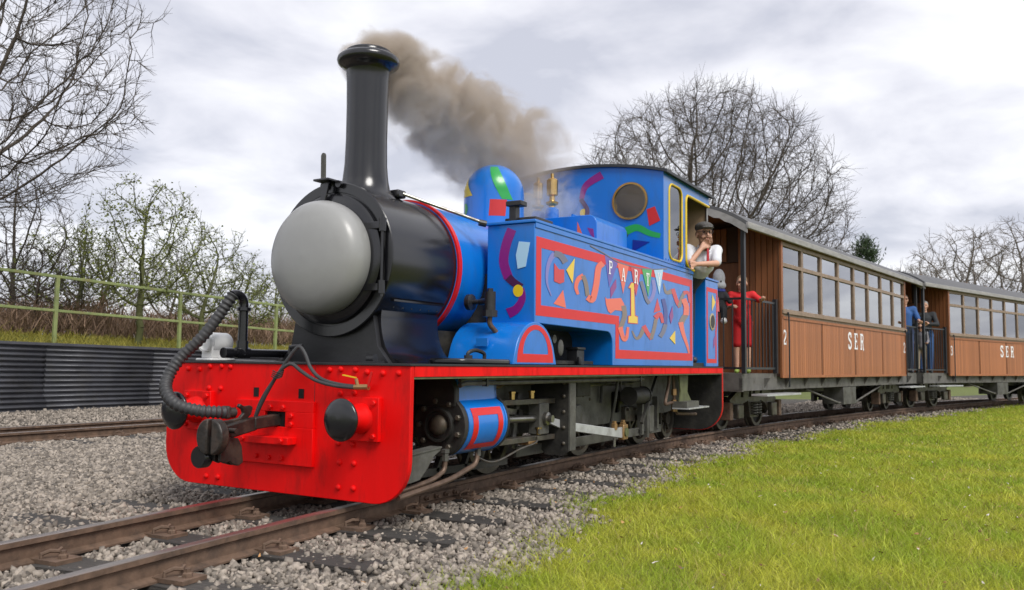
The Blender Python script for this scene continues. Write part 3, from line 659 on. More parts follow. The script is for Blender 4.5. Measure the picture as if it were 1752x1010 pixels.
# conifer
ct = thing('conifer_tree', 'dark green conifer poking up behind the first carriage roof', 'tree', along(1483, 600, 50, -.15))
MB().tube([(0, 0, 0), (.1, 0, 4), (.05, .1, 8.1)], [.2, .13, .03], 8).build('trunk', M['bark'], ct)
rg = random.Random(3); pts = []
for i in range(90):
    zz = 3.5+4.7*rg.random()**.8; r = (8.6-zz)*.30*rg.uniform(.4, 1.05); a = rg.uniform(0, 6.28)
    for _ in range(46): pts.append((r*math.cos(a)+rg.gauss(0, .20), r*math.sin(a)+rg.gauss(0, .20), zz+rg.gauss(0, .13)))
P = np.array(pts); V, Lp, St = blades(P, rng.uniform(.08, .24, len(P)), rng.uniform(.03, .08, len(P)), rng.uniform(.5, 2, len(P)))
link('crown', np_mesh('crown', V, Lp, St, M['needle']), ct)
DECALS = [
  ('x',1.026,'lilac',[(1.881,1.432),(1.867,1.451),(1.852,1.47),(1.838,1.488),(1.827,1.507),(1.819,1.526),(1.816,1.546),(1.817,1.568),(1.82,1.591),(1.825,1.613),(1.832,1.633),(1.84,1.652),(1.851,1.67),(1.864,1.687),(1.878,1.703),(1.891,1.716),(1.904,1.726),(1.916,1.734),(1.931,1.742),(1.948,1.75),(1.965,1.76),(1.89,1.781),(1.878,1.772),(1.865,1.763),(1.851,1.752),(1.835,1.739),(1.822,1.724),(1.811,1.708),(1.8,1.691),(1.79,1.672),(1.782,1.652),(1.777,1.631),(1.774,1.61),(1.772,1.588),(1.773,1.564),(1.777,1.542),(1.784,1.52),(1.796,1.5),(1.812,1.482),(1.83,1.464),(1.849,1.446),(1.866,1.428)]),
  ('x',1.026,'slate',[(1.905,1.746),(1.926,1.747),(1.947,1.747),(1.964,1.748),(1.978,1.748),(1.987,1.747),(1.994,1.746),(2.002,1.743),(2.011,1.739),(2.021,1.734),(2.031,1.729),(2.04,1.724),(2.047,1.72),(2.054,1.715),(2.062,1.709),(2.071,1.704),(2.167,1.739),(2.158,1.745),(2.15,1.75),(2.142,1.756),(2.131,1.762),(2.12,1.768),(2.109,1.774),(2.096,1.78),(2.081,1.786),(2.062,1.792),(2.039,1.796),(2.013,1.799),(1.988,1.799),(1.965,1.798),(1.945,1.797),(1.926,1.797)]),
  ('x',1.026,'red',[(1.917,1.694),(2.003,1.653),(2.094,1.662),(2.096,1.56),(2.017,1.539),(1.919,1.55)]),
  ('x',1.026,'yellow',[(2.288,1.772),(2.135,1.66),(2.252,1.562)]),
  ('x',1.026,'orange',[(2.08,1.493),(1.916,1.371),(2.137,1.35)]),
  ('x',1.026,'orange',[(2.383,1.484),(2.375,1.496),(2.366,1.509),(2.358,1.52),(2.354,1.531),(2.353,1.542),(2.357,1.553),(2.364,1.566),(2.374,1.579),(2.386,1.591),(2.398,1.6),(2.409,1.605),(2.423,1.61),(2.442,1.616),(2.466,1.622),(2.489,1.629),(2.437,1.663),(2.418,1.655),(2.398,1.648),(2.374,1.639),(2.349,1.628),(2.328,1.615),(2.312,1.6),(2.3,1.584),(2.291,1.568),(2.286,1.552),(2.284,1.536),(2.288,1.522),(2.297,1.508),(2.309,1.496),(2.32,1.484),(2.331,1.473)]),
  ('x',1.026,'taupe',[(2.414,1.635),(2.425,1.623),(2.437,1.613),(2.448,1.602),(2.458,1.591),(2.468,1.577),(2.476,1.56),(2.484,1.54),(2.492,1.519),(2.499,1.497),(2.507,1.475),(2.59,1.486),(2.582,1.508),(2.574,1.53),(2.567,1.552),(2.558,1.574),(2.548,1.592),(2.537,1.608),(2.525,1.622),(2.513,1.633),(2.501,1.644),(2.49,1.655)]),
  ('x',1.026,'orange',[(2.511,1.445),(2.529,1.442),(2.549,1.435),(2.582,1.427),(2.645,1.427),(2.701,1.448),(2.726,1.474),(2.745,1.504),(2.761,1.538),(2.775,1.573),(2.788,1.605),(2.798,1.636),(2.806,1.668),(2.812,1.697),(2.82,1.723),(2.829,1.741),(2.839,1.752),(2.848,1.757),(2.861,1.762),(2.883,1.77),(2.907,1.781),(2.823,1.812),(2.806,1.804),(2.787,1.796),(2.76,1.784),(2.732,1.767),(2.711,1.745),(2.698,1.719),(2.69,1.691),(2.683,1.661),(2.676,1.631),(2.667,1.603),(2.655,1.572),(2.641,1.539),(2.626,1.507),(2.611,1.481),(2.6,1.469),(2.617,1.474),(2.637,1.476),(2.625,1.479),(2.601,1.487),(2.575,1.492)]),
  ('x',1.026,'slate',[(2.588,1.916),(2.645,1.909),(2.703,1.902),(2.762,1.896),(2.822,1.889),(2.882,1.882),(2.942,1.873),(3.002,1.864),(3.064,1.855),(3.129,1.847),(3.198,1.841),(3.274,1.837),(3.354,1.835),(3.438,1.834),(3.524,1.834),(3.61,1.835),(3.697,1.838),(3.786,1.841),(3.876,1.846),(3.967,1.852),(4.06,1.859),(4.152,1.868),(4.245,1.878),(4.339,1.889),(4.434,1.901),(4.531,1.912),(4.53,1.924),(4.433,1.912),(4.337,1.901),(4.244,1.889),(4.152,1.879),(4.061,1.871),(3.97,1.864),(3.879,1.858),(3.79,1.853),(3.702,1.849),(3.616,1.847),(3.53,1.845),(3.445,1.845),(3.362,1.846),(3.283,1.848),(3.209,1.851),(3.141,1.857),(3.077,1.865),(3.016,1.874),(2.955,1.883),(2.894,1.892),(2.834,1.899),(2.774,1.906),(2.715,1.912),(2.656,1.919),(2.599,1.926)]),
  ('x',1.026,'purple',[(2.904,1.876),(3.204,1.833),(3.005,1.591)]),
  ('x',1.026,'orange',[(3.187,1.838),(3.466,1.835),(3.328,1.559)]),
  ('x',1.026,'red',[(3.514,1.829),(3.787,1.841),(3.649,1.557)]),
  ('x',1.026,'leafgreen',[(3.802,1.839),(4.08,1.864),(3.975,1.581)]),
  ('x',1.026,'skyblue',[(4.131,1.87),(4.404,1.897),(4.291,1.626)]),
  ('x',1.026,'magenta',[(3.03,1.586),(3.166,1.687),(3.173,1.605),(3.037,1.492)]),
  ('x',1.026,'orange',[(2.916,1.498),(2.953,1.484),(3.141,1.502),(3.278,1.515),(3.348,1.469),(3.379,1.419),(3.322,1.396),(3.142,1.395),(3.041,1.356),(2.979,1.375),(2.935,1.435)]),
  ('x',1.026,'taupe',[(3.282,1.442),(3.289,1.424),(3.298,1.406),(3.305,1.388),(3.309,1.372),(3.309,1.358),(3.303,1.343),(3.293,1.328),(3.28,1.312),(3.265,1.297),(3.253,1.283),(3.244,1.271),(3.236,1.262),(3.229,1.253),(3.222,1.245),(3.214,1.236),(3.32,1.226),(3.327,1.235),(3.335,1.243),(3.342,1.252),(3.351,1.262),(3.36,1.273),(3.371,1.287),(3.386,1.302),(3.402,1.32),(3.415,1.34),(3.423,1.36),(3.423,1.381),(3.418,1.401),(3.41,1.42),(3.402,1.438),(3.395,1.455)]),
  ('x',1.026,'orange',[(3.203,1.235),(3.221,1.213),(3.24,1.188),(3.259,1.164),(3.278,1.143),(3.3,1.126),(3.332,1.115),(3.381,1.114),(3.416,1.123),(3.436,1.135),(3.45,1.148),(3.46,1.165),(3.466,1.185),(3.471,1.208),(3.475,1.23),(3.48,1.252),(3.422,1.252),(3.414,1.231),(3.405,1.208),(3.397,1.186),(3.388,1.168),(3.378,1.156),(3.367,1.149),(3.359,1.145),(3.363,1.146),(3.38,1.146),(3.381,1.148),(3.37,1.158),(3.356,1.178),(3.341,1.202),(3.326,1.228),(3.311,1.252)]),
  ('x',1.026,'slate',[(3.734,1.708),(3.749,1.692),(3.763,1.675),(3.778,1.658),(3.793,1.642),(3.808,1.625),(3.822,1.608),(3.837,1.59),(3.852,1.572),(3.868,1.555),(3.884,1.54),(3.901,1.528),(3.919,1.519),(3.935,1.512),(3.95,1.507),(3.965,1.5),(4.039,1.525),(4.023,1.532),(4.007,1.538),(3.994,1.543),(3.981,1.55),(3.968,1.559),(3.953,1.572),(3.939,1.588),(3.924,1.606),(3.909,1.624),(3.893,1.642),(3.878,1.659),(3.863,1.675),(3.848,1.692),(3.833,1.709),(3.818,1.725)]),
  ('x',1.026,'lilac',[(4.014,1.509),(4.037,1.521),(4.062,1.533),(4.089,1.546),(4.115,1.561),(4.138,1.578),(4.156,1.596),(4.171,1.615),(4.184,1.635),(4.193,1.655),(4.198,1.675),(4.198,1.695),(4.193,1.714),(4.185,1.733),(4.177,1.751),(4.17,1.769),(4.068,1.755),(4.075,1.736),(4.083,1.718),(4.091,1.701),(4.095,1.684),(4.095,1.668),(4.091,1.652),(4.083,1.634),(4.073,1.617),(4.06,1.601),(4.045,1.586),(4.029,1.574),(4.009,1.563),(3.986,1.552),(3.961,1.539),(3.937,1.527)]),
  ('x',1.026,'red',[(4.238,1.582),(4.13,1.427),(4.327,1.46)]),
  ('x',1.026,'navy',[(4.346,1.579),(4.362,1.555),(4.38,1.531),(4.396,1.507),(4.41,1.484),(4.419,1.459),(4.421,1.433),(4.419,1.405),(4.415,1.375),(4.409,1.345),(4.405,1.316),(4.523,1.319),(4.527,1.349),(4.533,1.379),(4.538,1.409),(4.54,1.44),(4.536,1.469),(4.526,1.497),(4.511,1.523),(4.494,1.548),(4.476,1.572),(4.459,1.596)]),
  ('x',1.026,'slate',[(4.416,1.329),(4.401,1.312),(4.387,1.294),(4.373,1.277),(4.358,1.262),(4.344,1.249),(4.329,1.238),(4.314,1.228),(4.297,1.219),(4.278,1.209),(4.259,1.199),(4.361,1.178),(4.379,1.188),(4.397,1.198),(4.417,1.209),(4.438,1.221),(4.458,1.235),(4.476,1.252),(4.492,1.269),(4.507,1.287),(4.522,1.304),(4.537,1.321)]),
  ('x',1.026,'magenta',[(4.689,1.529),(4.592,1.419),(4.635,1.337),(4.714,1.418)]),
  ('x',1.026,'taupe',[(3.535,1.217),(3.552,1.202),(3.569,1.185),(3.587,1.168),(3.606,1.154),(3.632,1.143),(3.668,1.138),(3.707,1.14),(3.74,1.147),(3.769,1.156),(3.797,1.168),(3.824,1.183),(3.849,1.2),(3.873,1.219),(3.897,1.238),(3.92,1.256),(3.804,1.27),(3.786,1.251),(3.768,1.231),(3.751,1.213),(3.735,1.197),(3.72,1.186),(3.705,1.177),(3.69,1.17),(3.68,1.166),(3.675,1.164),(3.669,1.164),(3.654,1.168),(3.634,1.179),(3.612,1.194),(3.59,1.21),(3.567,1.224)]),
  ('x',1.026,'red',[(3.802,1.271),(3.824,1.257),(3.846,1.242),(3.868,1.227),(3.892,1.213),(3.915,1.199),(3.94,1.186),(3.964,1.175),(3.987,1.165),(4.01,1.156),(4.033,1.146),(4.125,1.174),(4.102,1.184),(4.078,1.194),(4.055,1.204),(4.033,1.214),(4.012,1.225),(3.99,1.237),(3.968,1.251),(3.946,1.265),(3.923,1.28),(3.9,1.295)]),
  ('x',1.026,'taupe',[(4.1,1.155),(4.117,1.175),(4.136,1.195),(4.154,1.215),(4.171,1.236),(4.188,1.258),(4.202,1.28),(4.214,1.302),(4.226,1.324),(4.237,1.346),(4.249,1.368),(4.147,1.37),(4.135,1.348),(4.124,1.326),(4.113,1.305),(4.101,1.283),(4.088,1.263),(4.073,1.243),(4.057,1.223),(4.039,1.203),(4.021,1.183),(4.004,1.163)]),
  ('x',1.026,'red',[(4.221,1.358),(4.251,1.371),(4.282,1.386),(4.307,1.398),(4.314,1.402),(4.287,1.404),(4.288,1.404),(4.304,1.391),(4.319,1.372),(4.334,1.35),(4.35,1.331),(4.427,1.34),(4.419,1.36),(4.411,1.383),(4.402,1.405),(4.388,1.425),(4.351,1.442),(4.274,1.441),(4.223,1.429),(4.184,1.415),(4.15,1.402),(4.119,1.392)]),
  ('x',1.026,'yellow',[(4.775,1.268),(4.599,1.183),(4.774,1.122)]),
  ('x',1.026,'taupe',[(4.4,1.749),(4.409,1.729),(4.415,1.707),(4.424,1.685),(4.438,1.665),(4.469,1.648),(4.527,1.643),(4.588,1.648),(4.641,1.656),(4.687,1.664),(4.729,1.67),(4.677,1.72),(4.633,1.709),(4.589,1.696),(4.555,1.687),(4.537,1.682),(4.53,1.679),(4.513,1.683),(4.492,1.697),(4.472,1.716),(4.452,1.736),(4.431,1.755)]),
  ('x',1.026,'red',[(4.645,1.706),(4.671,1.68),(4.698,1.653),(4.726,1.626),(4.752,1.601),(4.778,1.579),(4.802,1.563),(4.825,1.55),(4.847,1.54),(4.866,1.532),(4.886,1.523),(4.996,1.552),(4.974,1.562),(4.954,1.571),(4.935,1.579),(4.916,1.589),(4.895,1.604),(4.871,1.624),(4.845,1.648),(4.817,1.675),(4.79,1.702),(4.762,1.729)]),
  ('x',1.026,'taupe',[(4.957,1.533),(4.976,1.555),(4.995,1.578),(5.013,1.6),(5.032,1.62),(5.05,1.638),(5.068,1.654),(5.085,1.667),(5.104,1.679),(5.123,1.692),(5.143,1.705),(5.042,1.715),(5.023,1.702),(5.005,1.689),(4.985,1.676),(4.965,1.661),(4.945,1.644),(4.926,1.624),(4.907,1.603),(4.888,1.581),(4.87,1.559),(4.852,1.537)]),
  ('x',1.026,'red',[(5.069,1.679),(5.105,1.686),(5.141,1.694),(5.164,1.7),(5.167,1.702),(5.169,1.703),(5.184,1.694),(5.199,1.675),(5.211,1.651),(5.222,1.626),(5.235,1.602),(5.303,1.609),(5.297,1.634),(5.292,1.66),(5.286,1.686),(5.276,1.709),(5.255,1.727),(5.207,1.738),(5.148,1.735),(5.102,1.729),(5.069,1.723),(5.04,1.72)]),
  ('x',1.026,'orange',[(4.97,1.618),(4.991,1.601),(5.013,1.585),(5.033,1.569),(5.048,1.555),(5.058,1.541),(5.062,1.526),(5.061,1.51),(5.056,1.492),(5.051,1.473),(5.047,1.453),(5.228,1.46),(5.232,1.478),(5.238,1.497),(5.243,1.518),(5.244,1.539),(5.238,1.561),(5.224,1.582),(5.203,1.601),(5.18,1.618),(5.158,1.635),(5.138,1.651)]),
  ('x',1.026,'taupe',[(5.071,1.479),(5.05,1.469),(5.029,1.459),(5.006,1.448),(4.982,1.436),(4.96,1.423),(4.942,1.41),(4.926,1.397),(4.914,1.385),(4.902,1.374),(4.89,1.363),(5.063,1.349),(5.076,1.361),(5.089,1.373),(5.1,1.383),(5.112,1.393),(5.124,1.402),(5.139,1.41),(5.157,1.419),(5.177,1.429),(5.2,1.439),(5.223,1.45)]),
  ('x',1.026,'orange',[(4.877,1.361),(4.896,1.338),(4.914,1.315),(4.933,1.292),(4.954,1.268),(4.978,1.243),(5.008,1.216),(5.042,1.188),(5.077,1.16),(5.109,1.134),(5.137,1.111),(5.158,1.092),(5.174,1.075),(5.188,1.06),(5.202,1.046),(5.217,1.03),(5.268,1.034),(5.261,1.051),(5.255,1.066),(5.249,1.083),(5.239,1.101),(5.225,1.122),(5.204,1.147),(5.178,1.175),(5.15,1.204),(5.124,1.233),(5.103,1.259),(5.087,1.284),(5.074,1.308),(5.063,1.332),(5.052,1.356),(5.04,1.38)]),
  ('x',1.026,'red',[(3.449,1.625),(3.525,1.685),(3.606,1.692),(3.632,1.374),(3.7,1.367),(3.7,1.292),(3.444,1.287),(3.451,1.36),(3.513,1.367),(3.508,1.619)]),
  ('x',1.026,'yellow',[(3.467,1.629),(3.532,1.677),(3.592,1.683),(3.614,1.365),(3.686,1.359),(3.686,1.298),(3.458,1.296),(3.464,1.354),(3.526,1.361),(3.522,1.631)]),
  ('x',1.026,'yellow',[(6.121,1.765),(6.255,1.679),(6.109,1.563)]),
  ('x',1.026,'red',[(6.396,1.758),(6.282,1.573),(6.429,1.571)]),
  ('x',1.026,'magenta',[(6.268,1.283),(6.166,1.216),(6.164,1.11),(6.258,1.176)]),
  ('y',4.43,'magenta',[(0.292,3.021),(0.266,3.008),(0.238,2.995),(0.211,2.982),(0.184,2.968),(0.159,2.953),(0.139,2.939),(0.12,2.926),(0.102,2.91),(0.086,2.892),(0.072,2.871),(0.062,2.845),(0.055,2.818),(0.05,2.791),(0.046,2.765),(0.041,2.74),(0.097,2.724),(0.104,2.749),(0.111,2.774),(0.118,2.798),(0.126,2.819),(0.135,2.835),(0.145,2.847),(0.157,2.857),(0.171,2.866),(0.188,2.876),(0.208,2.886),(0.23,2.897),(0.256,2.907),(0.283,2.918),(0.312,2.929),(0.34,2.94)]),
  ('y',4.43,'plum',[(0.036,2.72),(0.046,2.707),(0.055,2.694),(0.065,2.681),(0.074,2.668),(0.082,2.655),(0.091,2.642),(0.099,2.63),(0.106,2.62),(0.111,2.61),(0.114,2.6),(0.114,2.588),(0.113,2.574),(0.111,2.557),(0.108,2.539),(0.106,2.521),(0.159,2.511),(0.161,2.528),(0.164,2.546),(0.167,2.565),(0.168,2.584),(0.166,2.604),(0.161,2.623),(0.153,2.639),(0.144,2.653),(0.136,2.666),(0.127,2.678),(0.119,2.691),(0.109,2.705),(0.099,2.719),(0.09,2.732),(0.08,2.745)]),
  ('y',4.43,'leafgreen',[(0.273,2.327),(0.288,2.306),(0.301,2.284),(0.317,2.26),(0.337,2.236),(0.364,2.213),(0.396,2.197),(0.428,2.186),(0.46,2.178),(0.49,2.171),(0.519,2.163),(0.536,2.232),(0.506,2.241),(0.475,2.248),(0.447,2.255),(0.424,2.263),(0.406,2.272),(0.393,2.283),(0.381,2.298),(0.368,2.318),(0.354,2.34),(0.339,2.363)]),
  ('y',4.43,'slate2',[(0.534,2.19),(0.547,2.201),(0.561,2.212),(0.575,2.224),(0.588,2.236),(0.6,2.249),(0.611,2.262),(0.62,2.275),(0.627,2.287),(0.634,2.298),(0.641,2.309),(0.592,2.339),(0.585,2.327),(0.578,2.315),(0.571,2.304),(0.564,2.294),(0.556,2.284),(0.547,2.274),(0.535,2.264),(0.522,2.253),(0.508,2.242),(0.495,2.231)]),
  ('y',4.43,'leafgreen',[(0.62,2.295),(0.646,2.304),(0.671,2.314),(0.692,2.322),(0.71,2.326),(0.726,2.327),(0.745,2.323),(0.769,2.312),(0.796,2.297),(0.826,2.281),(0.856,2.267),(0.884,2.258),(0.911,2.251),(0.936,2.245),(0.96,2.24),(0.984,2.235),(0.996,2.283),(0.972,2.291),(0.948,2.299),(0.924,2.306),(0.901,2.314),(0.879,2.324),(0.856,2.336),(0.83,2.353),(0.802,2.372),(0.77,2.389),(0.734,2.401),(0.698,2.403),(0.666,2.399),(0.637,2.391),(0.612,2.384),(0.588,2.378)]),
  ('y',4.43,'yellow',[(0.14,2.57),(0.137,2.552),(0.127,2.538),(0.112,2.529),(0.095,2.527),(0.077,2.531),(0.062,2.543),(0.052,2.559),(0.049,2.577),(0.052,2.595),(0.062,2.609),(0.077,2.618),(0.094,2.621),(0.112,2.616),(0.127,2.604),(0.137,2.588)]),
  ('y',4.43,'red',[(0.838,2.553),(0.929,2.579),(0.99,2.423),(0.867,2.373)]),
  ('y',4.43,'navy',[(0.68,2.236),(0.872,2.201),(0.675,2.106)]),
  ('y',1.6,'magenta',[(0.783,1.951),(0.773,1.929),(0.762,1.907),(0.752,1.884),(0.742,1.859),(0.733,1.833),(0.726,1.805),(0.719,1.777),(0.713,1.747),(0.71,1.715),(0.71,1.683),(0.716,1.652),(0.726,1.622),(0.737,1.594),(0.748,1.569),(0.758,1.543),(0.837,1.563),(0.826,1.589),(0.815,1.615),(0.805,1.64),(0.797,1.663),(0.793,1.684),(0.793,1.707),(0.796,1.732),(0.801,1.758),(0.807,1.784),(0.814,1.809),(0.821,1.832),(0.83,1.853),(0.84,1.874),(0.85,1.897),(0.86,1.919)]),
  ('y',1.6,'plum',[(0.768,1.539),(0.779,1.531),(0.789,1.522),(0.801,1.513),(0.814,1.503),(0.828,1.494),(0.843,1.486),(0.858,1.478),(0.873,1.471),(0.888,1.465),(0.902,1.458),(0.93,1.503),(0.916,1.51),(0.902,1.518),(0.889,1.525),(0.877,1.533),(0.867,1.54),(0.857,1.547),(0.848,1.556),(0.839,1.565),(0.829,1.574),(0.819,1.584)]),
  ('y',1.6,'magenta',[(0.894,1.471),(0.894,1.454),(0.896,1.436),(0.896,1.42),(0.895,1.406),(0.892,1.394),(0.886,1.382),(0.877,1.369),(0.866,1.356),(0.854,1.345),(0.843,1.336),(0.834,1.332),(0.824,1.328),(0.81,1.325),(0.794,1.321),(0.778,1.316),(0.818,1.244),(0.831,1.251),(0.845,1.257),(0.861,1.265),(0.879,1.275),(0.896,1.289),(0.91,1.304),(0.923,1.322),(0.934,1.34),(0.943,1.36),(0.95,1.38),(0.952,1.401),(0.95,1.421),(0.946,1.44),(0.941,1.456),(0.938,1.473)]),
  ('y',1.6,'yellow',[(0.93,1.451),(0.927,1.435),(0.92,1.421),(0.908,1.411),(0.894,1.406),(0.878,1.406),(0.863,1.412),(0.851,1.423),(0.843,1.438),(0.84,1.454),(0.843,1.47),(0.85,1.485),(0.862,1.495),(0.877,1.5),(0.892,1.499),(0.907,1.493),(0.919,1.482),(0.927,1.468)]),
  ('y',1.6,'skyblue',[(0.888,1.835),(0.985,1.822),(0.949,1.637),(0.879,1.623),(0.862,1.73)]),
  ('y',3.25,'orange',[(0.589,2.26),(0.646,2.124),(0.585,2.133)]),
  ('y',3.25,'magenta',[(0.694,2.195),(0.756,2.18),(0.768,2.085),(0.726,2.13)]),
]
PARTY = [('P',3.029,1.774,0.121),('A',3.327,1.739,0.124),('R',3.645,1.75,0.133),('T',3.956,1.751,0.128),('Y',4.284,1.781,0.128)]
# ------------------------------------------------------------------ locomotive
loco = thing('steam_locomotive', 'blue and red tank locomotive with tall black chimney and party decorations', 'locomotive')
W, ZT, ZB = 1.075, .872, .046
def beam_poly(w, zt, zb, r): return [(-w, zt)]+arc(-w+r, zb+r, r, 180, 270, 8)+arc(w-r, zb+r, r, 270, 360, 8)+[(w, zt)]
beam = MB().prism(beam_poly(W, ZT, ZB, .26), 'y', 0, .035).build('buffer_beam', M['red'], loco, bevel=.004)
# draw plate with a real pocket, darkened by a black back plate
dp = MB()
dp.box(-.352, .340, -.026, 0, .567, .636); dp.box(-.352, .340, -.026, 0, .231, .470); dp.box(-.352, -.080, -.026, 0, .4702, .5668); dp.box(.100, .340, -.026, 0, .4702, .5668)
dpo = dp.build('draw_plate', M['red'], beam, bevel=.003)
MB().box(-.08, .10, -.004, -.001, .47, .567).build('pocket_shade', M['hole'], beam)  # black plate paints the pocket's inner shade
MB().box(-.235, .205, -.105, -.026, .365, .412).build('coupling_bracket', M['red'], beam, bevel=.004)
for q in (-.191, .211):
    s = MB().prism([(q-.022, .655), (q+.022, .655), (q+.022, .716), (q-.022, .716)], 'y', -.004, .002).build('slot_shade', M['hole'], beam)  # flat black patch paints the dark of a slot, nothing is cut
MB().box(.322, .326, -.0015, .0, .64, .86).build('seam', pm('seam_dark_red', (.22, .01, .01), .6), beam)
bm_ = bolt_shape(.0175, .016); dome_me = MB().lathe([(.019, 0), (.018, -.008), (.012, -.015), (0, -.017)], axis='y', n=10).mesh('rivet', M['red'], 50)
hex_me = bm_.mesh('bolt', M['red'], 30)
BL = [(.446,.841),(.537,.846),(.654,.844),(.746,.831),(.868,.826),(.987,.828),(.538,.695),(.650,.702),(.530,.39),(.65,.39),(.544,.274),(.660,.275),(.541,.122),(.661,.125),(-.641,.102),(-.526,.103),(-.865,.83),(-.75,.828),(-.645,.849),(-.529,.851),(-.443,.848),(-.648,.701),(-.532,.70),(-.64,.275),(-.53,.275)]
for x, z in BL: link('rivet', dome_me, beam, (x, 0, z))
for x, z in [(-.143,.276),(-.032,.272),(.082,.272),(-.032,.595),(.083,.595),(.157,.543),(.157,.490)]: link('bolt', hex_me, beam, (x, -.026, z))
for x in (-.19, .15): link('bolt', hex_me, beam, (x, -.105, .39))
# buffers
for s in (1, -1):
    b = MB().box(s*.73-.135, s*.73+.135, -.032, 0, .416, .68).build('buffer', M['red'], loco, bevel=.004)
    MB().lathe([(.092, -.032), (.088, -.06), (.070, -.085), (.067, -.19), (.060, -.20), (0, -.2)], (s*.73, 0, .5516), 'y', 28).build('shank', M['red'], b)
    MB().lathe([(0, -.195), (.118, -.195), (.126, -.203), (.127, -.213), (.121, -.222), (.09, -.231), (.05, -.236), (0, -.238)], (s*.73, 0, .5516), 'y', 40).build('buffer_head', M['gloss'], b, 50)
    for x in (-.1, .1):
        for z in (-.1, .1): link('bolt', hex_me, b, (s*.73+x, -.032, .548+z))
# chopper coupling
cp = MB()
cp.bar((.012, .03, .515), (.012, -.22, .500), .062, .075).bar((.012, -.20, .500), (.012, -.46, .452), .050, .085)
cpo = cp.build('coupling', M['forged'], loco, bevel=.008)
for s in (-1, 1):
    hp = [(.012+s*.018, .545)]+[(.012+s*(.018+.092*math.sin(R_(a))), .438+.106*math.cos(R_(a))) for a in range(14, 176, 12)]+[(.012+s*.018, .332)]
    MB().prism(hp, 'y', -.555, -.49).build('coupling_face', M['forged'], cpo, bevel=.010)
MB().box(.012-.0178, .012+.0178, -.525, -.49, .335, .44).build('coupling_web', M['soot'], cpo)
hook = [(-.48, .49), (-.36, .492), (-.27, .512), (-.215, .553), (-.20, .60), (-.222, .612), (-.27, .607), (-.305, .626), (-.318, .606), (-.285, .588), (-.275, .565), (-.305, .538), (-.38, .528), (-.47, .525)]
MB().prism(hook, 'x', -.028, -.002).build('coupling_hook', M['forged'], cpo, bevel=.006)
tailp = [(-.49, .44), (-.36, .42), (-.33, .37), (-.315, .27), (-.35, .252), (-.39, .262), (-.42, .285), (-.455, .275), (-.495, .292)]
for x in (-.012, .040): MB().prism(tailp, 'x', x-.012, x+.012).build('coupling_cheek', M['forged'], cpo, bevel=.005)
MB().lathe([(.0, -.545), (.062, -.545), (.066, -.538), (.066, -.488), (.06, -.48), (0, -.48)], (-.085, 0, .312), 'y', 28).build('counterweight', M['gloss'], cpo)
MB().cyl((-.10, -.43, .47), (.11, -.43, .47), .016, n=10).build('coupling_pin', M['forged'], cpo)
# running plate
rp_ = MB().box(-W-.006, W+.006, -.010, 6.40, ZT, ZT+.014).build('running_plate', M['black'], loco, bevel=.002)
for s in (1, -1):
    MB().box(s*W-(.022 if s > 0 else 0), s*W+(0 if s > 0 else .022), .037, 6.374, .808, ZT-.001).build('valance', M['red'], loco)
    MB().bar((s*(W-.03), .04, .80), (s*(W-.03), 6.37, .80), .05, .012).build('angle_iron', M['moss'], loco)
rb = MB().prism(beam_poly(W, ZT, .10, .30), 'y', 6.376, 6.405).build('rear_beam', M['redline'], loco)
MB().prism(beam_poly(W-.008, ZT-.012, .108, .294), 'y', 6.36, 6.3755).build('rear_plate', M['soot'], rb)
# central frames and ashpan keep daylight out
MB().box(-.30, .30, .06, 6.34, .34, .868).build('main_frame', M['soot'], loco)
for s in (1, -1):
    holes = [rrect(2.40, 2.62, .55, .68, .04), rrect(4.02, 4.24, .40, .62, .03), rrect(2.86, 3.22, .325, .50, .02)]
    MB().prism([(1.30, .32), (4.5, .30), (4.62, .36), (5.6, .34), (6.35, .40), (6.35, .80), (1.30, .80)], 'x', s*.60-.01, s*.60+.01, holes).build('outside_frame', M['dgrey'], loco)
# wheels
def wheel_mesh(r, spokes, mat):
    b = MB(); b.lathe([(r-.055, -.05), (r+.028, -.05), (r+.026, -.028), (r+.004, -.02), (r-.004, .05), (r-.05, .05), (r-.055, -.05)], axis='x', n=40)
    b.lathe([(0, -.04), (.075, -.04), (.075, .06), (0, .06)], axis='x', n=20)
    for i in range(spokes):
        a = 2*math.pi*i/spokes; c, d_ = math.cos(a), math.sin(a)
        b.bar((0, .05*c, .05*d_), (0, (r-.04)*c, (r-.04)*d_), .03, .045, (1, 0, 0))
    return b.mesh('wheel', mat, 40)
wm = wheel_mesh(.335, 10, M['greasy']); wm2 = wheel_mesh(.24, 8, M['greasy'])
for y in (1.90, 3.60, 5.20):
    ax = MB().cyl((-.58, y, .335), (.58, y, .335), .05).build('axle', M['greasy'], loco)
    for s in (1, -1): link('wheel', wm, loco, (s*.405, y, .335), (0, 0, 0 if s > 0 else math.pi))
for s in (1, -1): link('wheel', wm2, loco, (s*.405, 6.12, .24), (0, 0, 0 if s > 0 else math.pi))
for y in (3.05,):
    for s in (1, -1):
        MB().lathe([(0, .60), (.135, .60), (.135, .70), (.12, .715), (.04, .72), (0, .72)] if s > 0 else [(0, -.60), (.135, -.60), (.135, -.72), (0, -.72)], (0, y, .40), 'x', 30).build('crank', M['dgrey'], loco)
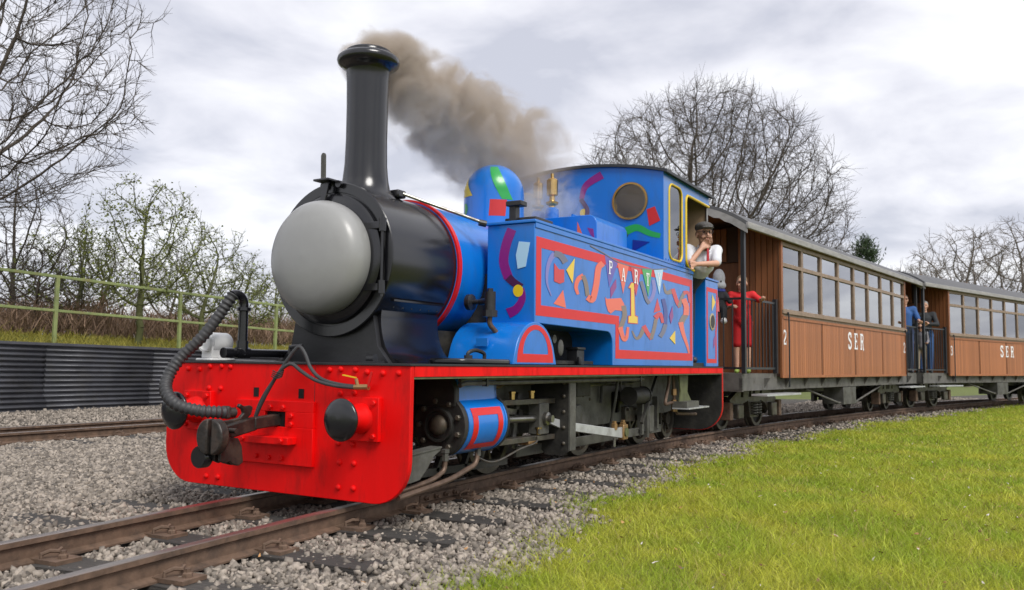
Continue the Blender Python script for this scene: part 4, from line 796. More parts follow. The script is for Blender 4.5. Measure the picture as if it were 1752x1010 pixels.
# axlebox keeps and springs on the frame
for y in (2.62, 4.42, 5.1):
    f = MB().box(.605, .66, y-.13, y+.13, .30, .46).build('axlebox', M['greasy'], loco, bevel=.01)
    for q in (-.1, .1): MB().cyl((.66, y+q, .43), (.69, y+q, .43), .016, n=6).build('bolt', M['greasy'], f)
rv = MB().lathe([(.018, 0), (.016, .008), (.008, .014), (0, .014)], axis='x', n=8).mesh('rivet', M['greasy'], 50)
for i, (y, z) in enumerate([(2.35, .74), (2.5, .74), (2.7, .70), (2.9, .68), (3.1, .68), (3.35, .6), (3.5, .56), (3.9, .72), (4.3, .70), (4.6, .70), (4.8, .62), (5.0, .52)]): link('rivet', rv, loco, (.61, y, z))
# cylinders and motion
def cylinder_side(s):
    X = s*.80; f = lambda x: X+s*x
    c = MB().lathe([(0, .69), (.10, .69), (.105, .70), (.205, .70), (.212, .706), (.212, .735), (.20, .74), (.19, .74), (0, .74)], (X, 0, .475), 'y', 44).build('cylinder_cover', M['soot'], loco)
    MB().lathe([(0, .645), (.03, .648), (.058, .662), (.070, .69), (0, .69)], (X, 0, .475), 'y', 28).build('cover_boss', M['greasy'], c, 60)
    MB().lathe([(.098, .672), (.112, .672), (.118, .70), (.092, .70), (.098, .672)], (X, 0, .475), 'y', 36).build('cover_ring', M['soot'], c)
    hm = bolt_shape(.02, .024).mesh('bolt', M['greasy'], 30)
    for i in range(9):
        a = R_(20+40*i); link('bolt', hm, c, (X+.163*math.cos(a), .70, .475+.163*math.sin(a)))
    # casing outline: round below, neck up to the plate
    def outline(r):
        o = [(X+r*math.cos(R_(a)), .475+r*math.sin(R_(a))) for a in range(38, -219, -8)]
        k = []
        for (px_, pz) in o: k.append((px_, pz))
        return k+[(X-.115, .64), (X-.11, .70), (X-.11, .806), (X+.11, .806), (X+.11, .70), (X+.115, .64)]
    cas = MB().prism(outline(.208), 'y', .745, 1.245).build('cylinder_casing', M['blue'], loco, bevel=.004)
    for y in (.742, 1.225): MB().prism(outline(.2125), 'y', y, y+.022).build('casing_band', M['blue'], cas)
    if s > 0:
        b = MB(); r = .2105
        def patch(a0, a1, y0, y1, n=10):
            vs_ = []
            for i in range(n+1):
                a = R_(a0+(a1-a0)*i/n)
                for y in (y0, y1): vs_.append((X+r*math.cos(a), y, .475+r*math.sin(a)))
            b.add(vs_, [(2*i, 2*i+1, 2*i+3, 2*i+2) for i in range(n)])
        patch(33, 18, .80, 1.19); patch(-52, -38, .80, 1.19, 4); patch(18, -38, .80, .865); patch(18, -38, 1.125, 1.19)
        b.build('casing_lining', M['redline'], cas)
    MB().lathe([(0, 1.247), (.215, 1.247), (.215, 1.275), (.07, 1.28), (.06, 1.33), (0, 1.33)], (X, 0, .475), 'y', 36).build('rear_cover', M['soot'], loco)
    MB().prism([(X-.20, .60), (X+.13, .60), (X+.13, .72), (X+.09, .79), (X-.16, .79), (X-.20, .72)], 'y', .69, .7445).build('steam_chest', M['soot'], loco, bevel=.01)
    MB().cyl((X, 1.3, .475), (X, 2.12, .452), .028, n=16).build('piston_rod', M['steel'], loco)
    gb = M['bronze']
    for z, yb in ((.60, 2.32), (.305, 2.32)):
        MB().bar((X, 1.27, z), (X, yb, z-.01), .085, .042).build('slide_bar', M['greasy'], loco, bevel=.004)
    xh = MB().box(X-.055, X+.055, 2.03, 2.19, .325, .578).build('crosshead', M['dgrey'], loco, bevel=.008)
    MB().lathe([(0, .0), (.052, .0), (.052, .03), (.03, .035), (.03, .07), (0, .07)] if s > 0 else [(0, 0), (.05, 0), (.05, -.05), (0, -.05)], (X+s*.055, 2.12, .452), 'x', 20).build('gudgeon_pin', M['steel'], xh)
    for (y, z) in ((1.62, .64), (1.93, .64), (2.05, .345)):
        MB().lathe([(.022, 0), (.022, .045), (.028, .046), (.028, .06), (0, .062)], (X+s*.03, y, z-.02), 'z', 12).build('oil_cup', M['brass'], loco)
    MB().box(X-.05, X+.05, 1.86, 2.0, .255, .284).build('slide_shoe', M['bronze'], loco, bevel=.004)
    mb = MB().prism([(X-.2, .80), (X+s*.0-.2, .30), (X-.05, .14), (X+.12, .14), (X+.165, .18), (X+.165, .80)] if s > 0 else [(X+.2, .80), (X+.2, .30), (X+.05, .14), (X-.12, .14), (X-.165, .18), (X-.165, .80)], 'y', 2.325, 2.35).build('motion_bracket', M['soot'], loco)
    MB().box(min(f(.15), f(.166)), max(f(.15), f(.166)), 2.3505, 2.46, .18, .80).build('bracket_flange', M['dgrey'], mb)
    rr = MB().lathe([(.018, 0), (.016, -.008), (.008, -.014), (0, -.015)], axis='y', n=8).mesh('rivet', M['greasy'], 50)
    for z in (.24, .37, .50, .63, .74): link('rivet', rr, mb, (f(.12), 2.325, z))
    # connecting rod: tapered, light grey, with strapped big end
    cr = MB(); xr0, xr1 = f(.055), f(.085)
    xr0, xr1 = min(xr0, xr1), max(xr0, xr1)
    cr.prism([(2.08, .475), (2.08, .43), (2.40, .345), (3.62, .195), (3.70, .19), (3.70, .30), (3.55, .285), (2.5, .405)], 'x', xr0, xr1)
    cro = cr.build('connecting_rod', M['lgrey'], loco, bevel=.004)
    MB().box(xr0-.016, xr1+.016, 3.66, 3.77, .172, .318).build('big_end', M['bronze'], cro, bevel=.008)
    MB().lathe([(0, 0), (.042, 0), (.042, .012), (0, .014)] if s > 0 else [(0, 0), (.042, 0), (.042, -.012), (0, -.014)], (xr1+.016 if s > 0 else xr0-.016, 3.715, .245), 'x', 20).build('crank_pin', M['moss'], cro)
    for y in (3.50, 3.71):
        MB().lathe([(.032, .28), (.032, .335), (.022, .34), (.022, .36), (0, .362)], ((xr0+xr1)/2, y, 0), 'z', 6).build('oil_cap', M['bronze'], cro)
    MB().cyl(((xr0+xr1)/2, 3.50, .12), ((xr0+xr1)/2, 3.50, .20), .014, n=8).build('cotter', M['steel'], cro)
    MB().bar((f(-.10), 1.9, .19), (f(-.10), 5.2, .19), .03, .085).build('coupling_rod', M['dgrey'], loco, bevel=.005)
for s in (1, -1): cylinder_side(s)
# pipes, hangers and steps on the visible side
x = .985
for z, r, y1 in ((.788, .013, 3.98), (.757, .016, 3.95)):
    MB().tube([(x, .66, z-.012), (x, .72, z), (x, y1, z)], r, 10).build('conduit_pipe', M['dgrey'], loco)
for y in (.98, 3.85): MB().box(x-.02, x+.02, y-.012, y+.012, .735, .812).build('pipe_clip', M['black'], loco)
MB().tube(spline([(.93, .06, .115), (.92, .40, .14), (.9, .56, .165), (.9, .62, .20), (.9, .63, .28)]), .016, 10).build('drain_pipe', M['copper'], loco)
MB().tube(spline([(.955, .06, .085), (.93, .60, .125), (.9, .88, .165), (.9, 1.0, .20), (.9, 1.03, .29)]), .018, 10).build('drain_pipe', M['copper'], loco)
for y in (.63, 1.03): MB().lathe([(.024, .25), (.024, .30), (.03, .302), (.03, .325), (0, .33)], (.9, y, 0), 'z', 6).build('drain_cock', M['dgrey'], loco)
MB().tube(spline([(.86, 1.05, .24), (.87, 1.3, .18), (.86, 1.7, .24), (.86, 1.95, .27), (.86, 1.97, .32)]), .008, 8).build('oil_pipe', M['greasy'], loco)
MB().bar((.70, .45, .155), (.70, 1.75, .135), .04, .05).build('brake_rod', M['soot'], loco)
for y in (.80, 1.15): MB().bar((.70, y, .15), (.70, y+.12, .36), .04, .03).build('brake_hanger', M['soot'], loco)
MB().prism([(.037, .322), (.10, .335), (.48, .353), (.48, .335), (.40, .30), (.34, .235), (.26, .171), (.16, .160), (.037, .165)], 'x', .955, .968).build('guard_iron', M['dgrey'], loco, bevel=.003)
MB().bar((.93, .037, .325), (.93, .48, .355), .09, .01).build('guard_flange', M['dgrey'], loco)
MB().tube(spline([(.9, 4.95, .80), (.9, 4.93, .70), (.9, 4.82, .50), (.9, 4.86, .475), (.9, 5.0, .485), (.9, 5.12, .47)]), .018, 10).build('injector_pipe', M['copper'], loco)
MB().tube([(.9, 5.08, .80), (.9, 5.10, .62), (.9, 5.12, .40), (.9, 5.2, .36), (.9, 5.86, .325)], .018, 10).build('overflow_pipe', M['copper'], loco)
for z in (.60, .48, .42): MB().cyl((.9, 5.11, z-.035), (.9, 5.11, z+.035), .034, n=6).build('pipe_union', M['bronze'], loco)
MB().bar((.85, 4.25, .30), (.85, 4.72, .80), .03, .03).build('brake_link', M['soot'], loco)
for y, z0 in ((4.55, .16), (4.70, .12), (5.0, .2)): MB().bar((.72, y, z0), (.72, y, .55), .05, .06).build('brake_hanger', M['dgrey'], loco)
MB().box(.70, .76, 4.72, 4.86, .17, .46).build('brake_block', M['dgrey'], loco, bevel=.01)
MB().bar((.72, 4.5, .2), (.72, 5.05, .2), .03, .03).build('brake_rod', M['soot'], loco)
MB().tube([(.63, 3.3, .70), (.63, 4.55, .70)], .018, 8).build('reach_rod', M['steel'], loco)
MB().tube([(.64, 3.72, .69), (.64, 3.70, .52)], .014, 6).build('chain', M['soot'], loco)
MB().tube(spline([(.80, 1.35, .80), (.80, 1.38, .74), (.80, 1.46, .72), (.80, 1.56, .76), (.80, 1.6, .80)]), .016, 8).build('oil_pipe', M['copper'], loco)
MB().tube([(.62, 1.28, .62), (.64, 1.34, .78)], .012, 8).build('oil_pipe', M['dgrey'], loco)
st = MB().prism([(5.05, .80), (5.36, .80), (5.33, .60), (5.46, .50), (5.06, .50), (5.10, .60)], 'x', .965, .978).build('cab_step', M['moss'], loco)
MB().box(.90, 1.07, 5.04, 5.46, .43, .50).build('step_box', M['dgrey'], st); MB().box(.90, 1.09, 5.04, 5.78, .415, .4295).build('step_tread', M['lgrey'], st)
# extra running gear seen below the frames
for y in (2.62, 4.42):
    sp_ = MB()
    for i in range(6): sp_.box(.63, .70, y-.30+.045*i, y+.30-.045*i, .52+.016*i, .534+.016*i)
    so = sp_.build('leaf_spring', M['greasy'], loco); MB().box(.62, .71, y-.035, y+.035, .50, .64).build('spring_buckle', M['dgrey'], so, bevel=.005)
    for q in (-.28, .28): MB().cyl((.665, y+q, .53), (.665, y+q, .80), .012, n=8).build('spring_hanger', M['greasy'], so)
MB().cyl((.80, 4.05, .58), (.80, 4.42, .58), .085, n=20).cyl((.80, 4.03, .58), (.80, 4.05, .58), .095, n=20).cyl((.80, 4.42, .58), (.80, 4.44, .58), .095, n=20).build('brake_cylinder', M['soot'], loco)
MB().tube(spline([(.72, 1.45, .80), (.72, 1.50, .55), (.66, 1.52, .30), (.58, 1.55, .10)]), .018, 8).build('sand_pipe', M['dgrey'], loco)
MB().tube(spline([(.72, 3.95, .80), (.70, 3.90, .50), (.62, 3.95, .25), (.52, 4.0, .08)]), .016, 8).build('sand_pipe', M['dgrey'], loco)
MB().tube([(.66, 1.30, .73), (.66, 2.28, .73)], .012, 8).build('oil_pipe', M['copper'], loco)
MB().box(.64, .74, 2.95, 3.25, .60, .74).build('reversing_box', M['soot'], loco, bevel=.01)
MB().bar((.70, 1.28, .56), (.70, 2.0, .50), .03, .045).build('valve_rod', M['steel'], loco)
MB().bar((.70, 1.85, .22), (.70, 1.95, .66), .03, .05).build('rocking_lever', M['dgrey'], loco, bevel=.008)
for y in (1.42, 1.75): MB().box(.61, .645, y-.10, y+.10, .34, .50).build('frame_plate', M['soot'], loco, bevel=.004)
# standpipe, vacuum hose, lamp
vp = MB().cyl((-.50, -.005, .944), (-.50, .95, .944), .030, n=18).build('vacuum_pipe', M['gloss'], loco)
MB().cyl((-.50, -.02, .944), (-.50, .05, .944), .036, n=18).cyl((-.50, .09, .944), (-.50, .20, .944), .040, n=18).cyl((-.50, .145, .93), (-.50, .145, 1.03), .040, n=18).build('pipe_tee', M['gloss'], vp)
MB().tube([(-.50, .145, .96), (-.50, .145, 1.28)]+[(-.50, .145-.07+.07*math.cos(R_(a)), 1.28+.07*math.sin(R_(a))) for a in range(10, 121, 10)], .033, 18).build('standpipe', M['gloss'], vp)
MB().lathe([(.036, 1.235), (.050, 1.24), (.050, 1.262), (.036, 1.266)], (-.50, .145, 0), 'z', 18).build('pipe_flange', M['gloss'], vp)
hp = spline([(-.505, .052, 1.345), (-.52, .02, 1.29), (-.555, -.02, 1.20), (-.626, -.10, 1.045), (-.714, -.18, .916), (-.748, -.25, .797), (-.70, -.31, .69), (-.577, -.32, .602), (-.455, -.24, .562), (-.395, -.13, .550), (-.385, -.06, .545)], 16)
acc = 0; rs = []; prev = hp[0]
for q in hp:
    acc += (q-prev).length; prev = q; rs.append(.0385+.0055*math.sin(acc/.026*2*math.pi*.8))
MB().tube(hp, rs, 16).build('vacuum_hose', M['rubber'], loco, 80)
MB().tube([(-.385, -.07, .545), (-.37, -.03, .545), (-.36, .0, .545)], .034, 14).build('hose_union', M['soot'], loco)
MB().box(-.425, -.345, -.10, -.06, .505, .59).build('hose_clamp', M['soot'], loco, bevel=.015)
lm = MB().box(-.815, -.655, .01, .23, .887, .905).box(-.79, -.68, .04, .21, .905, .99).build('marker_lamp', M['white'], loco, bevel=.008)
MB().lathe([(0, .05), (.07, .05), (.075, .06), (.075, .20), (.068, .215), (0, .215)], (-.735, 0, 1.012), 'y', 28).build('lamp_drum', M['white'], lm)
MB().lathe([(.058, .05), (.062, .012), (.050, .012), (.046, .03), (.0, .022)], (-.735, 0, 1.012), 'y', 28).build('lamp_bezel', M['white'], lm)
# air hoses with taps
a1 = spline([(-.10, -.09, .50), (-.087, -.10, .536), (-.015, -.11, .659), (.112, -.11, .81), (.21, -.09, .945), (.255, -.075, .982), (.30, -.07, .935), (.345, -.065, .85), (.43, -.06, .785), (.567, -.05, .754), (.70, -.045, .744)], 8)
a2 = spline([(-.08, -.105, .50), (-.06, -.115, .55), (.03, -.12, .69), (.125, -.12, .815), (.18, -.11, .864), (.225, -.10, .872), (.29, -.09, .83), (.40, -.075, .775), (.55, -.065, .745), (.70, -.05, .736)], 8)
for a in (a1, a2): MB().tube(a, .0115, 10).build('air_hose', M['rubber'], loco)
vb = MB().tube([(.69, -.047, .74), (.79, -.04, .742)], .018, 10).tube([(.715, -.047, .74), (.70, -.047, .79)], .011, 8).build('air_tap', M['bronze'], loco)
MB().bar((.70, -.05, .797), (.60, -.052, .812), .018, .006).build('tap_lever', M['yellow'], vb); MB().bar((.79, -.045, .745), (.825, -.052, .835), .018, .007, (0, 1, 0)).build('tap_lever', M['redline'], vb)
cw_ = MB()
for i in range(4): cw_.tube([(.105+.04*math.cos(R_(a))+.004*i, -.115+.03*math.sin(R_(a)), .79+.012*i+.008*math.sin(R_(2*a))) for a in range(0, 361, 40)], .003, 5)
cw_.build('binding_wire', M['soot'], loco)
# smokebox
CZ = 1.6158
sb = MB().lathe([(0, .479), (.475, .479), (.478, .472), (.545, .472), (.551, .478), (.551, .50), (.538, .505), (.538, 1.262), (0, 1.262)], (0, 0, CZ), 'y', 72).build('smokebox', M['gloss'], loco, 30)
dr = MB().lathe([(.462, .476), (.462, .45), (.44, .437), (.36, .425), (0, .42)], (0, 0, CZ), 'y', 64).build('smokebox_door', M['gloss'], sb, 40)
MB().lathe([(.392, .432), (.400, .40), (.403, .35), (.399, .325), (.388, .285), (.355, .245), (.29, .212), (.21, .192), (.11, .180), (0, .176)], (0, 0, CZ-.005), 'y', 72).build('front_disc', M['face'], sb, 60)['label'] = 'plain pale grey domed disc on the smokebox door'
for z in (1.40, 1.825):
    MB().bar((.30, .438, z), (.475, .445, z), .05, .022, (0, 1, 0)).build('hinge_strap', M['gloss'], dr, bevel=.004)
    MB().cyl((.476, .448, z-.045), (.476, .448, z+.045), .026, n=14).build('hinge_knuckle', M['gloss'], dr)
MB().cyl((.476, .448, 1.335), (.476, .448, 1.895), .012, n=10).build('hinge_pin', M['gloss'], dr)
cl_ = MB().bar((-.035, .41, 2.02), (-.015, .42, 2.165), .05, .02, (0, 1, 0)).box(-.10, .04, .37, .50, 2.165, 2.18).build('door_clamp', M['gloss'], sb, bevel=.003)
MB().bar((-.03, .40, 2.175), (-.03, .395, 2.35), .035, .016, (0, 1, 0)).lathe([(0, -.012), (.0175, -.012), (.0175, .0), (0, .0)], (-.03, .402, 2.35), 'y', 12).build('clamp_lever', M['dgrey'], cl_)
for q in (-.07, .07): MB().cyl((q, .468, 2.145), (q, .44, 2.145), .026, n=12).build('clamp_bolt', M['gloss'], cl_)
MB().lathe([(.553, .60), (.553, .625), (.54, .625), (.54, .60), (.553, .60)], (0, 0, CZ), 'y', 72)
# saddle
sp = [(-.62, .887), (.62, .887), (.56, .905)]+[(.56-.17*math.sin(R_(a)), .905+.30*(1-math.cos(R_(a)))) for a in range(10, 91, 10)]+[(.40, 1.30), (.33, 1.42), (-.33, 1.42), (-.40, 1.30)]+[(-.56+.17*math.sin(R_(a)), .905+.30*(1-math.cos(R_(a)))) for a in range(90, 9, -10)]+[(-.56, .905)]
sdl = MB().prism(sp, 'y', .56, 1.235).build('smokebox_saddle', M['gloss'], loco, 40)
MB().prism([(-.50, .887), (.50, .887), (.40, 1.0), (.36, 1.2), (.30, 1.4), (-.30, 1.4), (-.36, 1.2), (-.40, 1.0)], 'y', .515, .559).build('saddle_front', M['black'], sdl)
MB().box(.405, .47, .60, 1.225, 1.315, 1.328).build('saddle_angle', M['gloss'], sdl)
rvm = MB().lathe([(.014, 0), (.012, .007), (0, .010)], axis='x', n=8).mesh('rivet', M['dgrey'], 50)
for i in range(6): link('rivet', rvm, sdl, (.412, .66+i*.105, 1.285))
MB().box(.36, .50, .38, .47, .8865, .90).lathe([(.0, 0), (.03, 0), (.03, .06), (0, .06)], (.40, .425, .915), 'x', 14).build('saddle_lug', M['black'], sdl)
ov = MB().prism(rrect(.70, 1.04, .62, 1.32, .13), 'z', .8865, .925).build('steam_chest_cover', M['gloss'], loco, bevel=.012)
MB().tube(spline([(.84, .98, .925), (.84, .98, .965), (.86, 1.04, .985), (.88, 1.12, .965), (.88, 1.13, .925)]), .014, 8).cyl((.84, .98, .92), (.84, .98, .95), .03, n=12).build('oil_fitting', M['black'], ov)
MB().tube([(-.2, .30, .94), (-.2, .30, .99), (-.1, .32, 1.0)], .014, 8).build('small_pipe', M['black'], loco)
# boiler
band = MB().lathe([(.545, 1.262), (.562, 1.262), (.562, 1.305), (.545, 1.305), (.545, 1.262)], (0, 0, CZ), 'y', 72).build('boiler_band', M['redline'], loco)
MB().lathe([(0, 1.263), (.546, 1.263), (.546, 4.42), (0, 4.42)], (0, 0, CZ), 'y', 72).build('boiler', M['blue'], loco)
MB().box(-.36, .36, 1.24, 1.70, .8875, 1.14).build('boiler_cradle', M['soot'], loco)
# chimney
ch = MB().lathe([(.255, 2.04), (.245, 2.10), (.215, 2.135), (.186, 2.175), (.170, 2.25), (.159, 2.36), (.154, 2.55), (.155, 2.80), (.160, 3.00), (.166, 3.085), (.176, 3.10)], (0, .82, 0), 'z', 56).build('chimney', M['gloss'], loco, 45)
MB().lathe([(.166, 3.075), (.180, 3.098), (.205, 3.112), (.228, 3.132), (.236, 3.155), (.232, 3.178), (.215, 3.195), (.180, 3.203), (.170, 3.215), (.170, 3.232), (.160, 3.240), (.140, 3.240), (.135, 3.20), (.135, 2.9), (0, 2.9)], (0, .82, 0), 'z', 56).build('chimney_cap', M['gloss'], ch, 50)
MB().lathe([(.286, 0), (.290, .01), (.28, .018)], (0, .82, 2.09), 'z', 40)
MB().tube([(.17, .99, 2.175), (.20, 1.02, 2.165), (.62, 1.49, 1.985)], .013, 10).build('handrail', M['steel'], loco)
MB().box(.12, .21, .95, 1.05, 2.13, 2.19).build('handrail_bracket', M['gloss'], loco, bevel=.012)
MB().cyl((.60, 1.47, 1.985), (.64, 1.51, 1.975), .026, n=10).build('handrail_knob', M['black'], loco)
# dome
prof = [(.31, 2.06), (.292, 2.12), (.283, 2.18), (.282, 2.46)]+[(.282*math.cos(R_(a)), 2.465+.285*math.sin(R_(a))) for a in range(8, 91, 8)]+[(0, 2.75)]
dm = MB().lathe(prof, (0, 2.67, 0), 'z', 64).build('dome', M['blue'], loco, 50)
def on_dome(a, z):
    r = .2845 if z < 2.465 else .2875*math.sqrt(max(0, 1-((z-2.465)/.2885)**2))
    return (r*math.cos(R_(a)), 2.67+r*math.sin(R_(a)), z)
def dome_patch(name, mat, rows):
    b = MB(); n = 8; vs_ = []
    for (z, a0, a1) in rows:
        for j in range(n+1): vs_.append(on_dome(a0+(a1-a0)*j/n, z))
    b.add(vs_, [(i*(n+1)+j, i*(n+1)+j+1, (i+1)*(n+1)+j+1, (i+1)*(n+1)+j) for i in range(len(rows)-1) for j in range(n)])
    return b.build(name, mat, dm, 60)
dome_patch('confetti', M['d_yellow'], [(2.60-.02*i, -122-6+2*0-i*1.0, -122+i*2.6-4) for i in range(10)])
dome_patch('streamer', M['d_leafgreen'], [(2.70-.02*i, -64+i*2.2-7-9*math.sin(i/8), -64+i*2.2+16-9*math.sin(i/8)) for i in range(17)])
dome_patch('confetti', M['d_red'], [(2.375-.015*i, -66-.2*i, -34-.3*i) for i in range(11)])
dome_patch('streamer', M['d_leafgreen'], [(2.36-.013*i, -132+3*math.sin(i/2.5), -122+6*math.sin(i/2.5)) for i in range(9)])
# safety valves / whistles
for x, y, s_ in ((.10, 3.66, 1.0), (-.12, 3.76, .85)):
    MB().lathe([(.07, 2.12), (.07, 2.48), (.05, 2.50)], (x, y, 0), 'z', 20).build('whistle_base', M['blue'], loco, 30)
    MB().lathe([(.03, 2.49), (.03, 2.52), (.062, 2.54), (.066, 2.56), (.03, 2.575), (.028, 2.62), (.058*s_, 2.635), (.060*s_, 2.79), (.045*s_, 2.805), (.018, 2.815), (.018, 2.86), (0, 2.865)], (x, y, 0), 'z', 24).build('whistle', M['brass'], loco, 30)
MB().lathe([(.17, -.01), (.19, -.01), (.19, .02), (.17, .02), (.17, -.01)], (-.38, 4.39, 2.73), 'y', 28)
bx = MB().prism(arc(.70, 2.23, .09, 0, 90, 5)+arc(.24, 2.23, .09, 90, 180, 5)+[(.15, 1.99), (.79, 1.99)], 'y', 3.25, 4.0).build('sand_box', M['blue'], loco, bevel=.006)
MB().tube([(.46, 3.4, 2.32), (.46, 3.4, 2.36), (.46, 3.62, 2.36), (.46, 3.62, 2.32)], .012, 8).build('box_handle', M['blue'], bx)
# side tanks
TX = 1.026
tp_ = [(1.60, 1.975), (5.395, 1.975), (5.395, .888), (3.09, .888), (3.09, 1.08)]+[(3.09-.11+.11*math.cos(R_(a)), 1.08+.11*math.sin(R_(a))) for a in range(15, 91, 15)]+[(2.9, 1.192), (1.60, 1.205)]
def inset_border(y0, y1, y2, z0, z1, z2, w_):
    o = [(y0, z1), (y2, z1), (y2, z0), (y1, z0), (y1, z2), (y0, z2)]
    i_ = [(y0+w_, z1-w_), (y2-w_, z1-w_), (y2-w_, z0+w_), (y1+w_, z0+w_), (y1+w_, z2+w_), (y0+w_, z2+w_)]
    return o, i_
for s in (1, -1):
    tk = MB().prism(tp_, 'x', s*.60, s*TX).build('side_tank', M['blue'], loco, bevel=.006)
    a, b_ = sorted((s*.585, s*(TX+.012)))
    MB().box(a, b_, 1.585, 5.40, 1.9752, 2.0).build('tank_lip', M['blue'], tk, bevel=.006)
    MB().box(*sorted((s*(TX+.0005), s*(TX+.008))), 1.60, 5.39, 1.935, 1.975).build('tank_beading', M['blue'], tk, bevel=.003)
    o, i_ = inset_border(1.622, 3.155, 5.362, .952, 1.872, 1.263, .082)
    MB().prism(o, 'x', s*(TX+.0005), s*(TX+.002), [i_]).build('tank_lining', M['redline'], tk)
    # wheel arch box in front
    hc = [(1.276, .888)]+arc(1.62, .888, .325, 165, 15, 14)+[(1.965, .888)]
    wb_ = MB().prism(hc, 'x', s*.45, s*(TX+.006)).build('wheel_arch_box', M['blue'], loco, 25, bevel=.006)
    ring = [(1.62+.285*math.cos(R_(q)), .905+.285*math.sin(R_(q))) for q in range(0, 181, 9)]
    inn = [(1.62+.20*math.cos(R_(q)), .968+.185*math.sin(R_(q))) for q in range(0, 181, 9)]
    MB().prism(ring, 'x', s*(TX+.0065), s*(TX+.008), [inn]).build('arch_lining', M['redline'], wb_)
    MB().box(*sorted((s*.30, s*.62)), 1.66, 5.4, .888, 1.6).build('tank_void_fill', M['soot'], loco)  # black box stands for the dark void behind the tank cut-out
tank_r = [o for o in loco.children if o.name.startswith('side_tank')][0]
# bits inside the tank cut-out
MB().box(.80, .90, 2.62, 2.76, .8865, 1.02).box(.79, .91, 2.61, 2.77, 1.0202, 1.045).cyl((.93, 2.6, .89), (.93, 2.6, .96), .02, n=8).build('lubricator', M['black'], loco, bevel=.006)
MB().cyl((.85, 2.15, .888), (.85, 2.15, 1.08), .018, n=8).cyl((.80, 2.15, 1.10), (.92, 2.15, 1.10), .035, n=12).build('valve_stem', M['dgrey'], loco)
MB().ell((.93, 2.24, 1.03), (.012, .05, .07)).build('valve_handle', M['dgrey'], loco)
MB().bar((.86, 2.2, .91), (.86, 3.0, .91), .03, .03).build('drain_rod', M['soot'], loco)
# boiler side fittings in front of tank
cf = MB().lathe([(0, .0), (.062, .0), (.062, .035), (.045, .045), (.02, .05), (.02, .10), (0, .1)], (.545, 1.42, 1.36), 'x', 20).build('clack_valve', M['black'], loco)
MB().cyl((.66, 1.42, 1.36), (.78, 1.36, 1.36), .026, n=12).cyl((.78, 1.36, 1.26), (.78, 1.36, 1.43), .042, n=14).cyl((.78, 1.36, 1.24), (.78, 1.36, 1.29), .058, n=8).cyl((.78, 1.36, 1.43), (.78, 1.36, 1.455), .022, n=6).build('valve_body', M['black'], cf)
MB().tube(spline([(.78, 1.36, 1.25), (.78, 1.36, 1.19), (.80, 1.40, 1.14), (.82, 1.44, 1.10)]), .020, 10).build('feed_pipe', M['copper'], cf)
MB().box(.70, .80, 1.298, 1.31, 1.02, 1.08).build('arch_catch', M['blue'], loco)
fl = MB().box(.78, .84, 1.62, 1.69, 2.0, 2.15).box(.76, .90, 1.60, 1.70, 2.12, 2.16).box(.72, 1.0, 1.66, 1.95, 2.0, 2.035).build('tank_filler_catch', M['black'], loco, bevel=.006)
